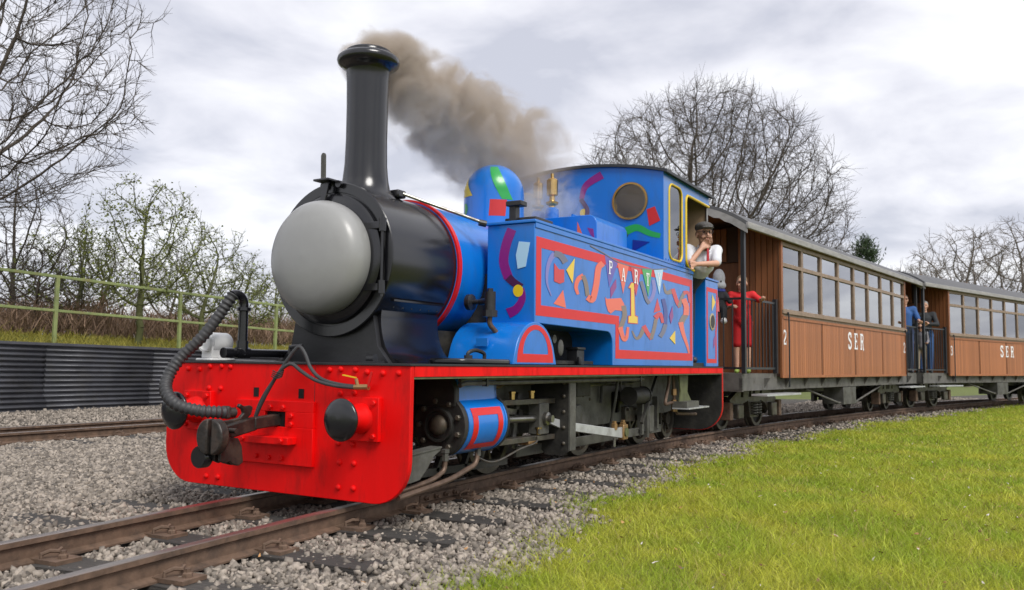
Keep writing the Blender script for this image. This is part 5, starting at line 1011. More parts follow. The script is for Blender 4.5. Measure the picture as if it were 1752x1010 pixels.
# decals
TXT = {}
def stroke(pts, w_):
    S = spline([(a, b, 0) for a, b in pts], 6) if len(pts) > 2 else [Vector((a, b, 0)) for a, b in pts]
    n = len(S); Lf, Rt = [], []
    for i, p0 in enumerate(S):
        t = (S[min(i+1, n-1)]-S[max(i-1, 0)]).normalized(); nn = Vector((-t.y, t.x, 0))
        Lf.append(p0+nn*w_/2); Rt.append(p0-nn*w_/2)
    return [(q.x, q.y) for q in Lf], [(q.x, q.y) for q in Rt]
GL = {
 'P': [([(-.18, -.5), (-.18, .5)], .2), ([(-.18, .44), (.12, .44), (.25, .36), (.25, .1), (.12, .02), (-.18, .02)], .13), ([(-.36, -.46), (.02, -.46)], .09), ([(-.36, .46), (0, .46)], .09)],
 'A': [([(-.3, -.5), (-.03, .5)], .1), ([(.28, -.5), (.02, .5)], .19), ([(-.2, -.14), (.2, -.14)], .1), ([(-.42, -.46), (-.14, -.46)], .09), ([(.1, -.46), (.44, -.46)], .09)],
 'R': [([(-.2, -.5), (-.2, .5)], .2), ([(-.2, .44), (.1, .44), (.22, .36), (.22, .12), (.1, .04), (-.2, .04)], .13), ([(.0, .04), (.16, -.1), (.24, -.46), (.38, -.46)], .15), ([(-.38, -.46), (-.02, -.46)], .09), ([(-.38, .46), (0, .46)], .09)],
 'T': [([(0, -.5), (0, .5)], .2), ([(-.36, .45), (.36, .45)], .1), ([(-.33, .5), (-.33, .22)], .08), ([(.33, .5), (.33, .22)], .08), ([(-.18, -.46), (.18, -.46)], .09)],
 'Y': [([(0, -.5), (0, 0)], .2), ([(-.28, .5), (0, -.02)], .17), ([(.28, .5), (0, -.02)], .1), ([(-.18, -.46), (.18, -.46)], .09), ([(-.42, .46), (-.14, .46)], .09), ([(.12, .46), (.42, .46)], .09)],
 'S': [([(.26, .24), (.16, .42), (-.06, .45), (-.24, .34), (-.22, .14), (.0, .02), (.2, -.1), (.26, -.28), (.1, -.44), (-.14, -.43), (-.27, -.24)], .17), ([(.27, .48), (.27, .2)], .08), ([(-.28, -.48), (-.28, -.2)], .08)],
 'E': [([(-.17, -.5), (-.17, .5)], .2), ([(-.34, .45), (.28, .45)], .1), ([(-.34, -.45), (.28, -.45)], .1), ([(-.17, .0), (.14, .0)], .1), ([(.26, .5), (.26, .24)], .08), ([(.26, -.5), (.26, -.22)], .08), ([(.13, .13), (.13, -.13)], .08)],
 '2': [([(-.24, .22), (-.16, .42), (.06, .45), (.23, .32), (.2, .1), (-.02, -.16), (-.26, -.42)], .16), ([(-.28, -.43), (.28, -.43)], .13), ([(.26, -.5), (.26, -.25)], .08)],
 '3': [([(-.24, .24), (-.12, .43), (.1, .43), (.22, .28), (.14, .08), (-.04, .03)], .15), ([(-.04, .04), (.18, -.04), (.25, -.24), (.1, -.44), (-.14, -.43), (-.27, -.24)], .16)],
}
def glyph(ch_, h_, ws=1.0):
    """flat letter in the (u, v) plane as list of quads"""
    polys = []
    for i, (pts, w_) in enumerate(GL[ch_]):
        a, b = stroke(pts, w_)
        for k in range(len(a)-1): polys.append(([a[k], a[k+1], b[k+1], b[k]], i))
    return [([(q[0]*h_*ws, q[1]*h_) for q in p_], i) for p_, i in polys]
def letter_mesh(ch_, h_, th, mat, ws=1.0):
    b = MB()
    for p_, i in glyph(ch_, h_, ws):
        d0 = th+.0002*i
        b.add([(d0, q[0], q[1]) for q in p_], [(0, 1, 2, 3)])
    return b.mesh('letter', mat, 0, fixn=False)
NM = dict(slate='bunting_cord')
lay = 0
boxtarget = bx
for (ax, pv, colr, poly) in DECALS:
    lay = (lay+1) % 5
    ribbonlike = len(poly) > 12
    nm = 'streamer' if ribbonlike else 'confetti'
    d0 = .0025+.0006*lay
    if ax == 'x': o = MB().prism(poly, 'x', TX+.0005+.001, TX+d0); par_ = tank_r
    else:
        par_ = tank_r if pv < 2 else (bx if pv < 4 else None)
        o = MB().prism(poly, 'y', pv-d0, pv-.0005)
    DEC = o.build(nm, M['d_'+colr], par_ or loco, 0)
for (ch_, yc, zc, hh_) in PARTY:
    link('letter', letter_mesh(ch_, hh_, TX+.0065, M['d_white'], .95), tank_r, (0, yc, zc), (0, 0, 0))
# cab
CY0, CY1 = 4.43, 6.02
top = [(x_, 3.092-.128*(x_/1.026)**2) for x_ in np.linspace(1.026, -1.026, 17)]
hole_r = [(.645+.185*math.cos(R_(a)), 2.66+.185*math.sin(R_(a))) for a in range(0, 360, 12)]
hole_l = [(-q[0], q[1]) for q in hole_r]
cabf = MB().prism([(-1.026, 1.99), (1.026, 1.99)]+top, 'y', CY0, CY0+.012, [hole_r, hole_l]).build('cab_front', M['blue'], loco, 20)
for s in (1, -1):
    MB().lathe([(.182, -.014), (.205, -.014), (.208, -.005), (.208, 0), (.182, 0), (.182, -.014)], (s*.645, CY0, 2.66), 'y', 44).build('window_ring', M['brass'], cabf)
    MB().prism([(s*.645+.186*math.cos(R_(a)), 2.66+.186*math.sin(R_(a))) for a in range(0, 360, 10)], 'y', CY0+.004, CY0+.008).build('window_pane', M['dglass'], cabf)
    h1 = rrect(4.60, 5.0, 2.045, 2.845, .09); 
    x0, x1 = sorted((s*1.012, s*1.026))
    side_poly = [(CY0+.0125, 1.99), (5.13, 1.99)]+[(5.13, 2.72)]+arc(5.23, 2.74, .10, 180, 90, 5)+[(6.02, 2.84), (6.02, 2.955), (CY0+.0125, 2.955)]
    cs_ = MB().prism(side_poly, 'x', x0, x1, [h1]).build('cab_side', M['blue'], loco, 20)
    MB().tube([(s*1.028, a, b) for a, b in rrect(4.59, 5.01, 2.035, 2.855, .10)+[(5.01-.10, 2.035)]], .013, 8).build('window_beading', M['yellow'], cs_)
    MB().box(*sorted((s*1.016, s*1.020)), 4.6, 5.0, 2.04, 2.85).build('window_pane', M['dglass'], cs_)
    MB().tube([(s*1.028, a, b) for a, b in [(5.42, 1.985), (5.32, 1.99)]+arc(5.235, 2.10, .09, 250, 180, 4)+arc(5.235, 2.735, .09, 180, 90, 5)+[(6.0, 2.825)]], .016, 8).build('doorway_beading', M['yellow'], cs_)
    MB().cyl((s*1.01, 5.985, .89), (s*1.01, 5.985, 2.84), .014, n=10).build('door_pillar', M['steel'], loco)
    rvb = MB().lathe([(.011, 0), (.009, s*.006), (0, s*.008)], axis='x', n=8).mesh('rivet', M['blue'], 50)
    for i in range(8): link('rivet', rvb, cs_, (s*1.026, 4.5+.08*i, 2.02))
    bk_ = MB().box(*sorted((s*.62, s*TX)), 5.87, 6.372, .8865, 1.93).build('bunker', M['blue'], loco, bevel=.006)
    MB().box(*sorted((s*.61, s*(TX+.012))), 5.85, 6.385, 1.9302, 1.955).build('bunker_lip', M['blue'], bk_, bevel=.004)
    MB().prism([(5.90, .93), (6.30, .93), (6.30, 1.30), (6.345, 1.45), (6.345, 1.84), (5.90, 1.84)], 'x', s*(TX+.0005), s*(TX+.002), [[(5.95, .98), (6.25, .98), (6.25, 1.31), (6.295, 1.46), (6.295, 1.79), (5.95, 1.79)]]).build('bunker_lining', M['redline'], bk_)
    if s > 0:
        MB().lathe([(0, 0), (.105, 0), (.105, .008), (.085, .011), (.085, .008), (0, .008)], (TX, 6.12, 1.43), 'x', 32).build('badge', M['badge'], bk_)
        MB().lathe([(0, .0085), (.078, .0085), (.078, .0095), (0, .0095)], (TX, 6.12, 1.43), 'x', 28).box(TX+.0095, TX+.0105, 6.05, 6.19, 1.405, 1.455).build('badge_face', M['black'], bk_)
roof = [(x_, 3.106-.128*(x_/1.026)**2) for x_ in np.linspace(1.075, -1.075, 21)]
MB().prism(roof+[(a, b-.03) for a, b in roof[::-1]], 'y', CY0-.035, 6.12).build('cab_roof', M['roofdark'], loco, 30)
bkholes = [[(s*.5+.2*math.cos(R_(a)), 2.55+.2*math.sin(R_(a))) for a in range(0, 360, 15)] for s in (1, -1)]
MB().prism([(-1.0, 1.2), (1.0, 1.2)]+[(a*.975, b-.02) for a, b in top], 'y', 6.0, 6.012, bkholes).build('cab_back', M['tan'], loco, 20)
MB().prism([(4.46, .95), (5.95, .95), (5.95, 2.9), (4.46, 2.9)], 'x', -1.008, -1.003).build('cab_lining', M['tan'], loco)
MB().box(-1.0, 1.0, 4.46, 5.98, .887, .93).build('cab_floor', M['soot'], loco)
MB().box(-.58, .58, 4.44, 4.75, .93, 2.3).build('backhead', M['soot'], loco)
MB().lathe([(0, 5.96), (.20, 5.96), (.20, 5.99), (0, 5.99)], (.5, 0, 2.55), 'y', 28).build('rear_window_dark', M['hole'], loco)  # black disc paints the dark look of the rear window
# smoke and steam
def plume(name, label, base, tip, r0, r1, mat_args, seed=0):
    A, B = Vector(base), Vector(tip); Lg = (B-A).length
    mt = smoke_mat(name+'_volume', *mat_args[:2], r0, r1, Lg, *mat_args[2:])
    prof = []
    for i in range(13):
        u = i/12; prof.append(((r0+(r1-r0)*u**.75)*1.32, Lg*u))
    o = link(name, MB().lathe([(0.001, -.02)]+prof+[(.001, Lg+.02)], axis='y', n=20).mesh(name, mt, 0))
    o.location = A; o.rotation_mode = 'QUATERNION'; o.rotation_quaternion = (B-A).to_track_quat('Y', 'Z')
    tag(o, label, name.split('_')[0], kind='stuff'); return o
plume('smoke', 'brown smoke plume trailing back from the tall black chimney', (0, .76, 3.22), (-.55, 4.55, 3.05), .19, .60, ((.66, .575, .49), 10, 2.8, .9, 3.5))
plume('smoke', 'pale thin haze drifting below the brown smoke plume', (0, 1.15, 2.95), (-.35, 3.9, 2.75), .22, .48, ((.85, .83, .82), 1.3, 2.4, .6, 3.0))
plume('steam', 'thin white steam wisps around the brass whistles', (.0, 3.2, 2.45), (.1, 4.40, 2.60), .16, .26, ((.95, .95, .96), 2, 5.5, .5, 3.4))
# ------------------------------------------------------------------ carriages
HB, HV, CWD = 3.555, 4.79, 1.05
ZF, ZE = .80, 2.70
board_me = MB().box(-.010, .010, -.0425, .0425, 0, .835).mesh('board', M['wood'], 0)
board_hi = MB().box(-.0395, .0395, -.010, .010, 0, 1.0).mesh('board', M['wood2'], 0)
cwheel = wheel_mesh(.24, 0, M['greasy'])
disc = MB().lathe([(0, -.01), (.22, -.015), (.22, .015), (0, .01)], axis='x', n=28)
spring = MB().tube([(.045*math.cos(a), .045*math.sin(a), .02*a/(2*math.pi)*1.9) for a in np.linspace(0, 2*math.pi*5, 70)], .011, 6).mesh('spring', M['dgrey'], 60)
wdisc = disc.mesh('wheel_disc', M['soot'], 40)
def roof_z(x): return ZE+.10+.36*(1-(abs(x)/1.12)**2.3)
def carriage(label, loc, rz_, number):
    c = thing('railway_carriage', label, 'carriage', (loc[0], loc[1], 0), R_(rz_), 'wooden carriages of the train')
    # underframe
    fr = MB()
    for s in (1, -1): fr.box(*sorted((s*.93, s*.97)), -HV, HV, .57, .738); fr.box(*sorted((s*.86, s*.93)), -HV, HV, .57, .585)
    for q in (-HV, HV): fr.box(-.97, .97, *sorted((q, q-math.copysign(.05, q))), .56, .738)
    fr.box(-.25, .25, -HV+.1, HV-.1, .45, .735)
    fo = fr.build('underframe', M['under'], c)
    for y in np.arange(-4.0, 4.1, .8):
        for s in (1, -1):
            MB().prism([(s*.972, .736), (s*1.05, .736), (s*.972, .60)], 'y', y-.012, y+.012).build('bracket', M['under'], fo)
    for s in (1, -1):
        for q in (-1, 1): MB().cyl((s*.90, q*2.15, .55), (s*.90, q*.55, .30), .017, n=8).build('truss_rod', M['under'], fo)
        MB().cyl((s*.90, -.55, .29), (s*.90, .55, .29), .02, n=8).build('truss_rod', M['under'], fo)
        MB().box(*sorted((s*.62, s*.96)), -.42, .30, .26, .565).build('battery_box', M['dgrey'], fo, bevel=.006)
        for q in (-1, 1): MB().box(*sorted((s*.98, s*1.20)), *sorted((q*3.2, q*4.5)), .50, .525).build('footboard', M['lgrey'], fo)
    MB().box(-.97, .97, -HV, HV, .739, ZF).build('floor', M['under'], c)
    # bogies
    for q in (-1, 1):
        yb = q*3.65
        b = []
        for s in (1, -1):
            o = [(-.85, .46), (-.80, .38), (-.70, .30), (-.52, .28), (-.40, .40), (-.22, .44), (-.15, .20), (.15, .20), (.22, .44), (.40, .40), (.52, .28), (.70, .30), (.80, .38), (.85, .46), (.62, .56), (.30, .62), (-.30, .62), (-.62, .56)]
            h_ = [[(-.20+k, .49), (-.10+k, .49), (-.10+k, .58), (-.17+k, .58)] for k in (-.28, 0, .14, .40)]
            b.append(MB().prism([(u+yb, v-.03) for u, v in o], 'x', *sorted((s*.60, s*.67)), [[(u+yb, v-.03) for u, v in hh_] for hh_ in h_]))
        bo_ = MB().box(-.6, .6, yb-.16, yb+.16, .30, .44).build('bogie', M['soot'], c)
        for k_ in b: k_.build('side_frame', M['greasy'], bo_, 30)
        for dy in (-.62, .62):
            for s in (1, -1):
                link('wheel', cwheel, bo_, (s*.405, yb+dy, .24), (0, 0, 0 if s > 0 else math.pi)); link('wheel_disc', wdisc, bo_, (s*.40, yb+dy, .24))
                MB().box(*sorted((s*.66, s*.74)), yb+dy-.10, yb+dy+.10, .17, .37).build('axlebox', M['greasy'], bo_, bevel=.015)
            MB().cyl((-.6, yb+dy, .24), (.6, yb+dy, .24), .045, n=12).build('axle', M['soot'], bo_)
            MB().box(.56, .72, yb+dy*1.45-.05, yb+dy*1.45+.05, .16, .40).build('brake_block', M['rust'], bo_, bevel=.01)
        for dy in (-.07, .07):
            for s in (1, -1): link('spring', spring, bo_, (s*.70, yb+dy, .20))
    # side walls
    for s in (1, -1):
        x_in = s*1.005
        sw = MB().box(*sorted((s*.985, s*1.028)), -HB, HB, .755, 1.62).build('side_wall', M['woodgap'], c)
        MB().box(*sorted((s*1.0285, s*1.066)), -HB, HB, .737, .775).build('bottom_rail', M['wood'], sw)
        MB().box(*sorted((s*1.0285, s*1.062)), -HB, HB, 1.585, 1.625).build('top_rail', M['wood'], sw)
        for y in (-HB+.03, -1.777, 0, 1.777, HB-.03): MB().box(*sorted((s*1.0285, s*1.048)), y-.018, y+.018, .7752, 1.5848).build('batten', M['wood2'], sw)
        if s > 0:
            ys_ = np.arange(-HB+.10, HB-.05, .0885)
            for y in ys_:
                if min(abs(y-k) for k in (-1.777, 0, 1.777)) < .03: continue
                link('board', board_me, sw, (s*1.0385, float(y), .7605))
        else: MB().box(-1.048, -1.0285, -HB, HB, .776, 1.584).build('boarding', M['wood'], sw)
        # window band
        wb_ = MB(); xa, xb_ = sorted((s*.992, s*1.052))
        for z0, z1 in ((1.626, 1.735), (2.352, 2.41), (2.655, 2.72)): wb_.box(xa, xb_, -HB, HB, z0, z1)
        for i in range(9):
            y = -HB+.035+(2*HB-.07)*i/8; wb_.box(xa+.002, xb_-.002 if s > 0 else xb_, y-.036, y+.036, 1.70, 2.70)
        wo = wb_.build('window_band', M['sash'], c, bevel=.004)
        MB().bar((s*1.066, -HB, 1.69), (s*1.066, HB, 1.69), .03, .05).build('window_sill', M['sash'], wo)
        pw = (2*HB-.07)/8-.07
        for i in range(8):
            y = -HB+.035+(2*HB-.07)*(i+.5)/8
            for z0, z1 in ((1.733, 2.354), (2.408, 2.657)):
                MB().box(*sorted((s*1.018, s*1.022)), y-pw/2, y+pw/2, z0, z1).build('pane', M['glass'], wo)
    # bulkheads with boards
    for q in (-1, 1):
        yq = q*(HB-.02)
        bh = MB().box(-1.03, -.40, *sorted((yq, yq-q*.03)), ZF, 2.74).box(.40, 1.03, *sorted((yq, yq-q*.03)), ZF, 2.74).box(-.3998, .3998, *sorted((yq, yq-q*.03)), 2.45, 2.98).build('bulkhead', M['woodgap'], c)
        for i in range(23):
            x_ = -.98+i*.0892
            if abs(x_) < .42: continue
            link('board', board_hi, bh, (x_, yq+q*.011, ZF), None, (1, 1, roof_z(x_)-ZF-.06))
        for i in range(5): link('board', board_hi, bh, (-.18+i*.0892, yq+q*.011, 2.46), None, (1, 1, .50))
        for s in (1, -1): MB().box(*sorted((s*1.03, s*1.062)), *sorted((yq+q*.03, yq-q*.04)), .745, 2.74).build('corner_post', M['wood2'], bh)
        MB().box(-.40, .40, *sorted((yq-q*.05, yq-q*.06)), ZF, 2.45).build('end_door', M['wood2'], bh)
    # roof
    xs = np.linspace(1.12, -1.12, 29); rp = [(x_, roof_z(x_)) for x_ in xs]
    ro = MB().prism(rp+[(a*.985, b-.045) for a, b in rp[::-1]], 'y', -HV-.10, HV+.10).build('roof', M['canvas'], c, 30)
    MB().prism([(a*.965, b-.05) for a, b in rp]+[(a*.94, b-.075) for a, b in rp[::-1]], 'y', -HV-.05, HV+.05).build('ceiling_lining', M['wood2'], ro, 30)
    for s in (1, -1): MB().prism([(s*1.085, 2.715), (s*1.128, 2.715), (s*1.128, 2.805), (s*1.085, 2.80)], 'y', -HV-.105, HV+.105).build('gutter', M['gutter'], ro, bevel=.01)
    for q in (-1, 1):
        lo = [(a*.985, b-.046) for a, b in rp]; up_ = [(a*.985-.0, b-.14-.02*math.sin(a*22)**2) for a, b in rp]
        MB().prism(lo+up_[::-1], 'y', *sorted((q*(HV+.10), q*(HV+.085)))).build('valance_board', M['gutter'], ro, 30)
    if number == '3':
        for y in (-2.6, -1.2, .2, 1.6, 3.0): MB().lathe([(.05, 3.10), (.05, 3.19), (.09, 3.20), (.07, 3.23), (0, 3.235)], (0, y, 0), 'z', 14).build('roof_vent', M['rust'], ro)
    # verandas
    for q in (-1, 1):
        yv = q*HV
        for s in (1, -1): MB().box(s*.99-.028, s*.99+.028, yv-.028-q*.03, yv+.028-q*.03, ZF, 2.78).build('veranda_post', M['iron'], c, bevel=.006)
        rl_ = MB()
        for z in (.87, 1.80): rl_.bar((-.96, yv-q*.03, z), (.96, yv-q*.03, z), .022, .03)
        for s in (1, -1):
            for z in (.87, 1.80): rl_.bar((s*.99, yv-q*.05, z), (s*.99, q*(HB+.04), z), .022, .03)
        rail = rl_.build('veranda_railing', M['iron'], c)
        bal = balm
        for i in range(1, 15):
            x_ = -.96+i*1.92/15; link('baluster', bal, rail, (x_, yv-q*.03, .87))
        for s in (1, -1):
            for i in range(1, 9): link('baluster', bal, rail, (s*.99, q*(HB+.05+i*.125), .87))
            MB().box(s*.99-.03, s*.99+.03, *sorted((q*(HB+.05), q*(HB+.11))), .80, 1.86).build('gate_post', M['iron'], rail)
            MB().tube(spline([(s*1.09, q*(HB-.17), .62), (s*1.10, q*(HB-.17), .70), (s*1.10, q*(HB-.17), 1.60), (s*1.07, q*(HB-.17), 1.66)]), .012, 8).build('grab_rail', M['iron'], c)
        MB().tube([(.55*1, yv+q*.06, .52), (.55, yv+q*.06, 1.30), (.49, yv+q*.06, 1.36)], .022, 10).build('brake_pipe', M['dgrey'], c)
        MB().lathe([(0, 0), (.02, 0)], (0, 0, 0), 'z', 3)
        MB().box(-.1, .1, *sorted((yv, yv+q*.25)), .50, .62).build('coupling', M['soot'], c)
    # lettering
    for ch_, u in (('S', -.36), ('E', .0), ('R', .36)):
        o = link('letter', letter_mesh(ch_, .285, 1.0505, M['d_white']), c, (0, u+.05, 1.36))
    for u in (-HB+.13, HB-.13): link('letter', letter_mesh(number, .21, 1.0505, M['d_white']), c, (0, u, 1.32))
    # benches
    for y in np.arange(-2.9, 3.2, 1.15):
        for s in (1, -1): MB().box(*sorted((s*.30, s*.95)), y-.04, y+.04, ZF+.05, 1.80).build('seat_back', M['wood2'], c, bevel=.01)
    return c
balm = MB().cyl((0, 0, 0), (0, 0, .93), .0095, n=8).mesh('baluster', M['iron'], 60)
c1 = carriage('wooden carriage numbered 2 coupled directly behind the blue locomotive', (.774, 12.125), -7.847, '2')
c2 = carriage('wooden carriage numbered 3 at the far end, with roof vents', (3.12, 21.75), -18.7, '3')

# ------------------------------------------------------------------ people
dg = None
def fuse(b, voxel, mat, name, smooth=6):
    me = bpy.data.meshes.new('tmp'); me.from_pydata(b.v, [], b.f); o = bpy.data.objects.new('tmp', me); COL.objects.link(o)
    rm = o.modifiers.new('r', 'REMESH'); rm.mode = 'VOXEL'; rm.voxel_size = voxel; rm.use_smooth_shade = True
    sm = o.modifiers.new('s', 'SMOOTH'); sm.factor = .5; sm.iterations = smooth
    dgr = bpy.context.evaluated_depsgraph_get(); ev = o.evaluated_get(dgr)
    r = bpy.data.meshes.new_from_object(ev); bpy.data.objects.remove(o); bpy.data.meshes.remove(me)
    r.name = name; r.materials.clear(); r.materials.append(mat); r.shade_smooth(); return r
SKIN = pm('skin', (.60, .34, .24), .5, var=.08, vscale=12, spec=.35)
EYE = pm('eye_dark', (.03, .02, .015), .2); LIP = pm('lip', (.36, .12, .10), .5)
def person(label, loc, rotz, H, J, top_col, leg_col, hair_col, shoe_col=(.04, .04, .05), shorts=False, sleeve=1.0, beard=None, glasses=False, cap=None, collar=None, head_rot=0, bald=False, group=None, head_scale=1.0, chest_r=1.0, bib=False):
    """J: joints in metres for a 1.75 m figure facing -Y, scaled by H/1.75"""
    k = H/1.75
    p = thing('person', label, 'person', loc, rotz, group)
    D = dict(pel=(0, 0, .93), chest=(0, 0, 1.28), neck=(0, 0, 1.46), head=(0, -.02, 1.615), shL=(.185, 0, 1.41), shR=(-.185, 0, 1.41), elL=(.24, .02, 1.13), elR=(-.24, .02, 1.13), haL=(.25, -.06, .90), haR=(-.25, -.06, .90), hipL=(.09, 0, .90), hipR=(-.09, 0, .90), knL=(.10, -.02, .49), knR=(-.10, -.02, .49), anL=(.10, .01, .08), anR=(-.10, .01, .08))
    D.update(J)
    D = {a: Vector(b)*k for a, b in D.items()}
    hr = Matrix.Rotation(head_rot, 3, 'Z'); hs = head_scale*(k if H > 1.5 else k*1.18)
    def HP(x_, y_, z_): return D['head']+hr @ (Vector((x_, y_, z_))*hs)
    b = MB()
    b.ell(HP(0, .012, .035), (.076*hs, .094*hs, .086*hs), 18, hr); b.ell(HP(0, -.018, -.045), (.058*hs, .066*hs, .072*hs), 16, hr); b.ell(HP(0, -.058, -.095), (.026*hs, .024*hs, .022*hs), 10, hr)
    b.caps(HP(0, -.086, .012), HP(0, -.106, -.022), .010*hs, .015*hs, 8); b.ell(HP(0, -.074, .04), (.055*hs, .018*hs, .012*hs), 10, hr)
    for s in (1, -1): b.ell(HP(s*.076, .012, -.005), (.011*hs, .022*hs, .032*hs), 10, hr); b.ell(HP(s*.038, -.066, -.03), (.024*hs, .020*hs, .022*hs), 8, hr)
    b.caps(D['neck']-Vector((0, 0, .05*k)), D['head']+Vector((0, .015*k, -.06*k)), .056*k, .052*k)
    b.caps(D['pel'], D['chest'], .125*k, .145*k, 16)
    for s in ('L', 'R'):
        b.caps(D['chest']+Vector((0, 0, .06*k)), D['sh'+s], .09*k, .062*k); b.caps(D['sh'+s], D['el'+s], .050*k, .040*k); b.caps(D['el'+s], D['ha'+s], .040*k, .027*k)
        b.caps(D['hip'+s], D['kn'+s], .082*k, .056*k); b.caps(D['kn'+s], D['an'+s], .055*k, .038*k); b.caps(D['an'+s], D['an'+s]+Vector((0, -.12*k, -.045*k)), .035*k, .028*k)
        # hand: palm, four fingers, thumb
        f = (D['ha'+s]-D['el'+s]).normalized(); sd_ = Vector((1, 0, 0)) if abs(f.x) < .8 else Vector((0, 0, 1)); sd_ = (sd_-f*sd_.dot(f)).normalized(); cu = f.cross(sd_)
        if cu.y > 0: cu = -cu
        h0 = D['ha'+s]; pc = h0+f*.05*k
        b.caps(h0+f*.01*k-sd_*.012*k, pc-sd_*.020*k, .024*k, .022*k); b.caps(h0+f*.01*k+sd_*.012*k, pc+sd_*.020*k, .024*k, .022*k)
        for i, (o_, ln) in enumerate(((-.032, .062), (-.011, .075), (.011, .070), (.032, .054))):
            r0 = h0+f*.07*k+sd_*o_*k; r1 = r0+(f*.7+cu*.45).normalized()*ln*.55*k; r2 = r1+(f*.25+cu*.9).normalized()*ln*.5*k
            b.caps(r0, r1, .0098*k, .0092*k, 7); b.caps(r1, r2, .0092*k, .0078*k, 7)
        th = -1 if s == 'L' else 1
        t0 = h0+f*.03*k+sd_*.028*k*th; t1 = t0+(f*.5+sd_*.75*th+cu*.3).normalized()*.036*k; b.caps(t0, t1, .013*k, .011*k, 7); b.caps(t1, t1+(f*.85+cu*.3).normalized()*.03*k, .011*k, .009*k, 7)
    link('body', fuse(b, .0085*max(k, .75), SKIN, 'body', 4), p)
    # clothing
    b = MB(); b.caps(D['pel']+Vector((0, 0, .02*k)), D['chest'], .150*k, .162*k*chest_r, 18); b.caps(D['chest'], D['neck']-Vector((0, 0, .07*k)), .15*k*chest_r, .095*k)
    for s in ('L', 'R'):
        b.caps(D['chest']+Vector((0, 0, .07*k)), D['sh'+s], .10*k, .076*k)
        if sleeve > 1: b.caps(D['sh'+s], D['el'+s], .070*k, .058*k); b.caps(D['el'+s], D['el'+s].lerp(D['ha'+s], .88), .057*k, .042*k)
        else: b.caps(D['sh'+s], D['sh'+s].lerp(D['el'+s], .82), .066*k, .064*k)
    tm = pm('cloth', top_col, .8, var=.10, vscale=9, bump=.25, bscale=9)
    link('jacket' if sleeve > 1 else 'shirt', fuse(b, .013*max(k, .8), tm, 'shirt', 5), p)
    b = MB(); b.caps(D['pel']+Vector((-.03*k, 0, .04*k)), D['pel']+Vector((.03*k, 0, .04*k)), .145*k, .145*k, 16)
    if bib: b.caps(D['pel'], D['pel'].lerp(D['chest'], .78), .165*k, .168*k, 18)
    for s in ('L', 'R'):
        b.caps(D['pel']+(D['hip'+s]-D['pel'])*.7, D['hip'+s], .12*k, .105*k)
        if shorts: b.caps(D['hip'+s], D['hip'+s].lerp(D['kn'+s], .88), .105*k, .092*k)
        else: b.caps(D['hip'+s], D['kn'+s], .102*k, .076*k); b.caps(D['kn'+s], D['an'+s]+Vector((0, 0, .02*k)), .075*k, .060*k)
    link('shorts' if shorts else 'trousers', fuse(b, .014*max(k, .8), pm('trouser_cloth', leg_col, .85, var=.12, vscale=8, bump=.25, bscale=9), 'trousers', 5), p)
    shm = pm('shoe', shoe_col, .5)
    for s in ('L', 'R'):
        a = D['an'+s]; MB().caps(a+Vector((0, .03*k, -.035*k)), a+Vector((0, -.14*k, -.045*k)), .046*k, .040*k, 12).build('shoe', shm, p, 60)
    # face and hair
    for s in (1, -1): MB().ell(HP(s*.031, -.079, .016), (.013*hs, .008*hs, .008*hs), 10, hr).build('eye', EYE, p, 60)
    MB().ell(HP(0, -.087, -.056), (.022*hs, .007*hs, .005*hs), 10, hr).build('mouth', LIP, p, 60)
    if hair_col and not cap:
        b = MB(); b.ell(HP(0, .024, .052), (.083*hs, .096*hs, .084*hs), 18, hr); b.ell(HP(0, .06, .0), (.072*hs, .058*hs, .075*hs), 14, hr)
        if bald: b = MB().ell(HP(0, .045, .02), (.083*hs, .078*hs, .080*hs), 16, hr)
        link('hair', fuse(b, .010*hs, pm('hair', hair_col, .7, var=.3, vscale=40, bump=.5, bscale=60), 'hair', 2), p)
    if beard:
        b = MB(); b.ell(HP(0, -.045, -.085), (.060*hs, .050*hs, .052*hs), 14, hr); b.ell(HP(0, -.062, -.135), (.045*hs, .036*hs, .05*hs), 12, hr)
        for s in (1, -1): b.caps(HP(s*.066, -.01, -.015), HP(s*.050, -.045, -.08), .015*hs, .025*hs, 8)
        b.caps(HP(-.028, -.088, -.042), HP(.028, -.088, -.042), .009*hs, .009*hs, 8)
        link('beard', fuse(b, .008*hs, pm('beard', beard, .8, var=.35, vscale=60, bump=.6, bscale=80), 'beard', 2), p)
    if cap:
        cm = pm('cap_tweed', cap, .85, var=.35, vscale=70, bump=.3, bscale=80)
        b = MB(); b.ell(HP(0, .012, .078), (.092*hs, .112*hs, .060*hs), 20, hr); b.ell(HP(0, -.035, .082), (.080*hs, .075*hs, .040*hs), 16, hr)
        b.ell(HP(0, -.105, .058), (.066*hs, .050*hs, .011*hs), 14, hr)
        link('flat_cap', fuse(b, .008*hs, cm, 'flat_cap', 2), p)
        link('hair', fuse(MB().ell(HP(0, .04, .01), (.080*hs, .075*hs, .06*hs), 14, hr), .01*hs, pm('hair', hair_col, .7), 'hair', 2), p)
    if glasses:
        b = MB()
        for s in (1, -1):
            b.tube([HP(s*.033+.024*math.cos(R_(a)), -.098, .016+.019*math.sin(R_(a))) for a in range(0, 361, 30)], .0028*hs, 6)
            b.tube([HP(s*.057, -.097, .02), HP(s*.078, 0, .022)], .0025*hs, 5)
        b.tube([HP(-.01, -.10, .018), HP(.01, -.10, .018)], .0028*hs, 5)
        b.build('glasses', M['iron'], p, 60)
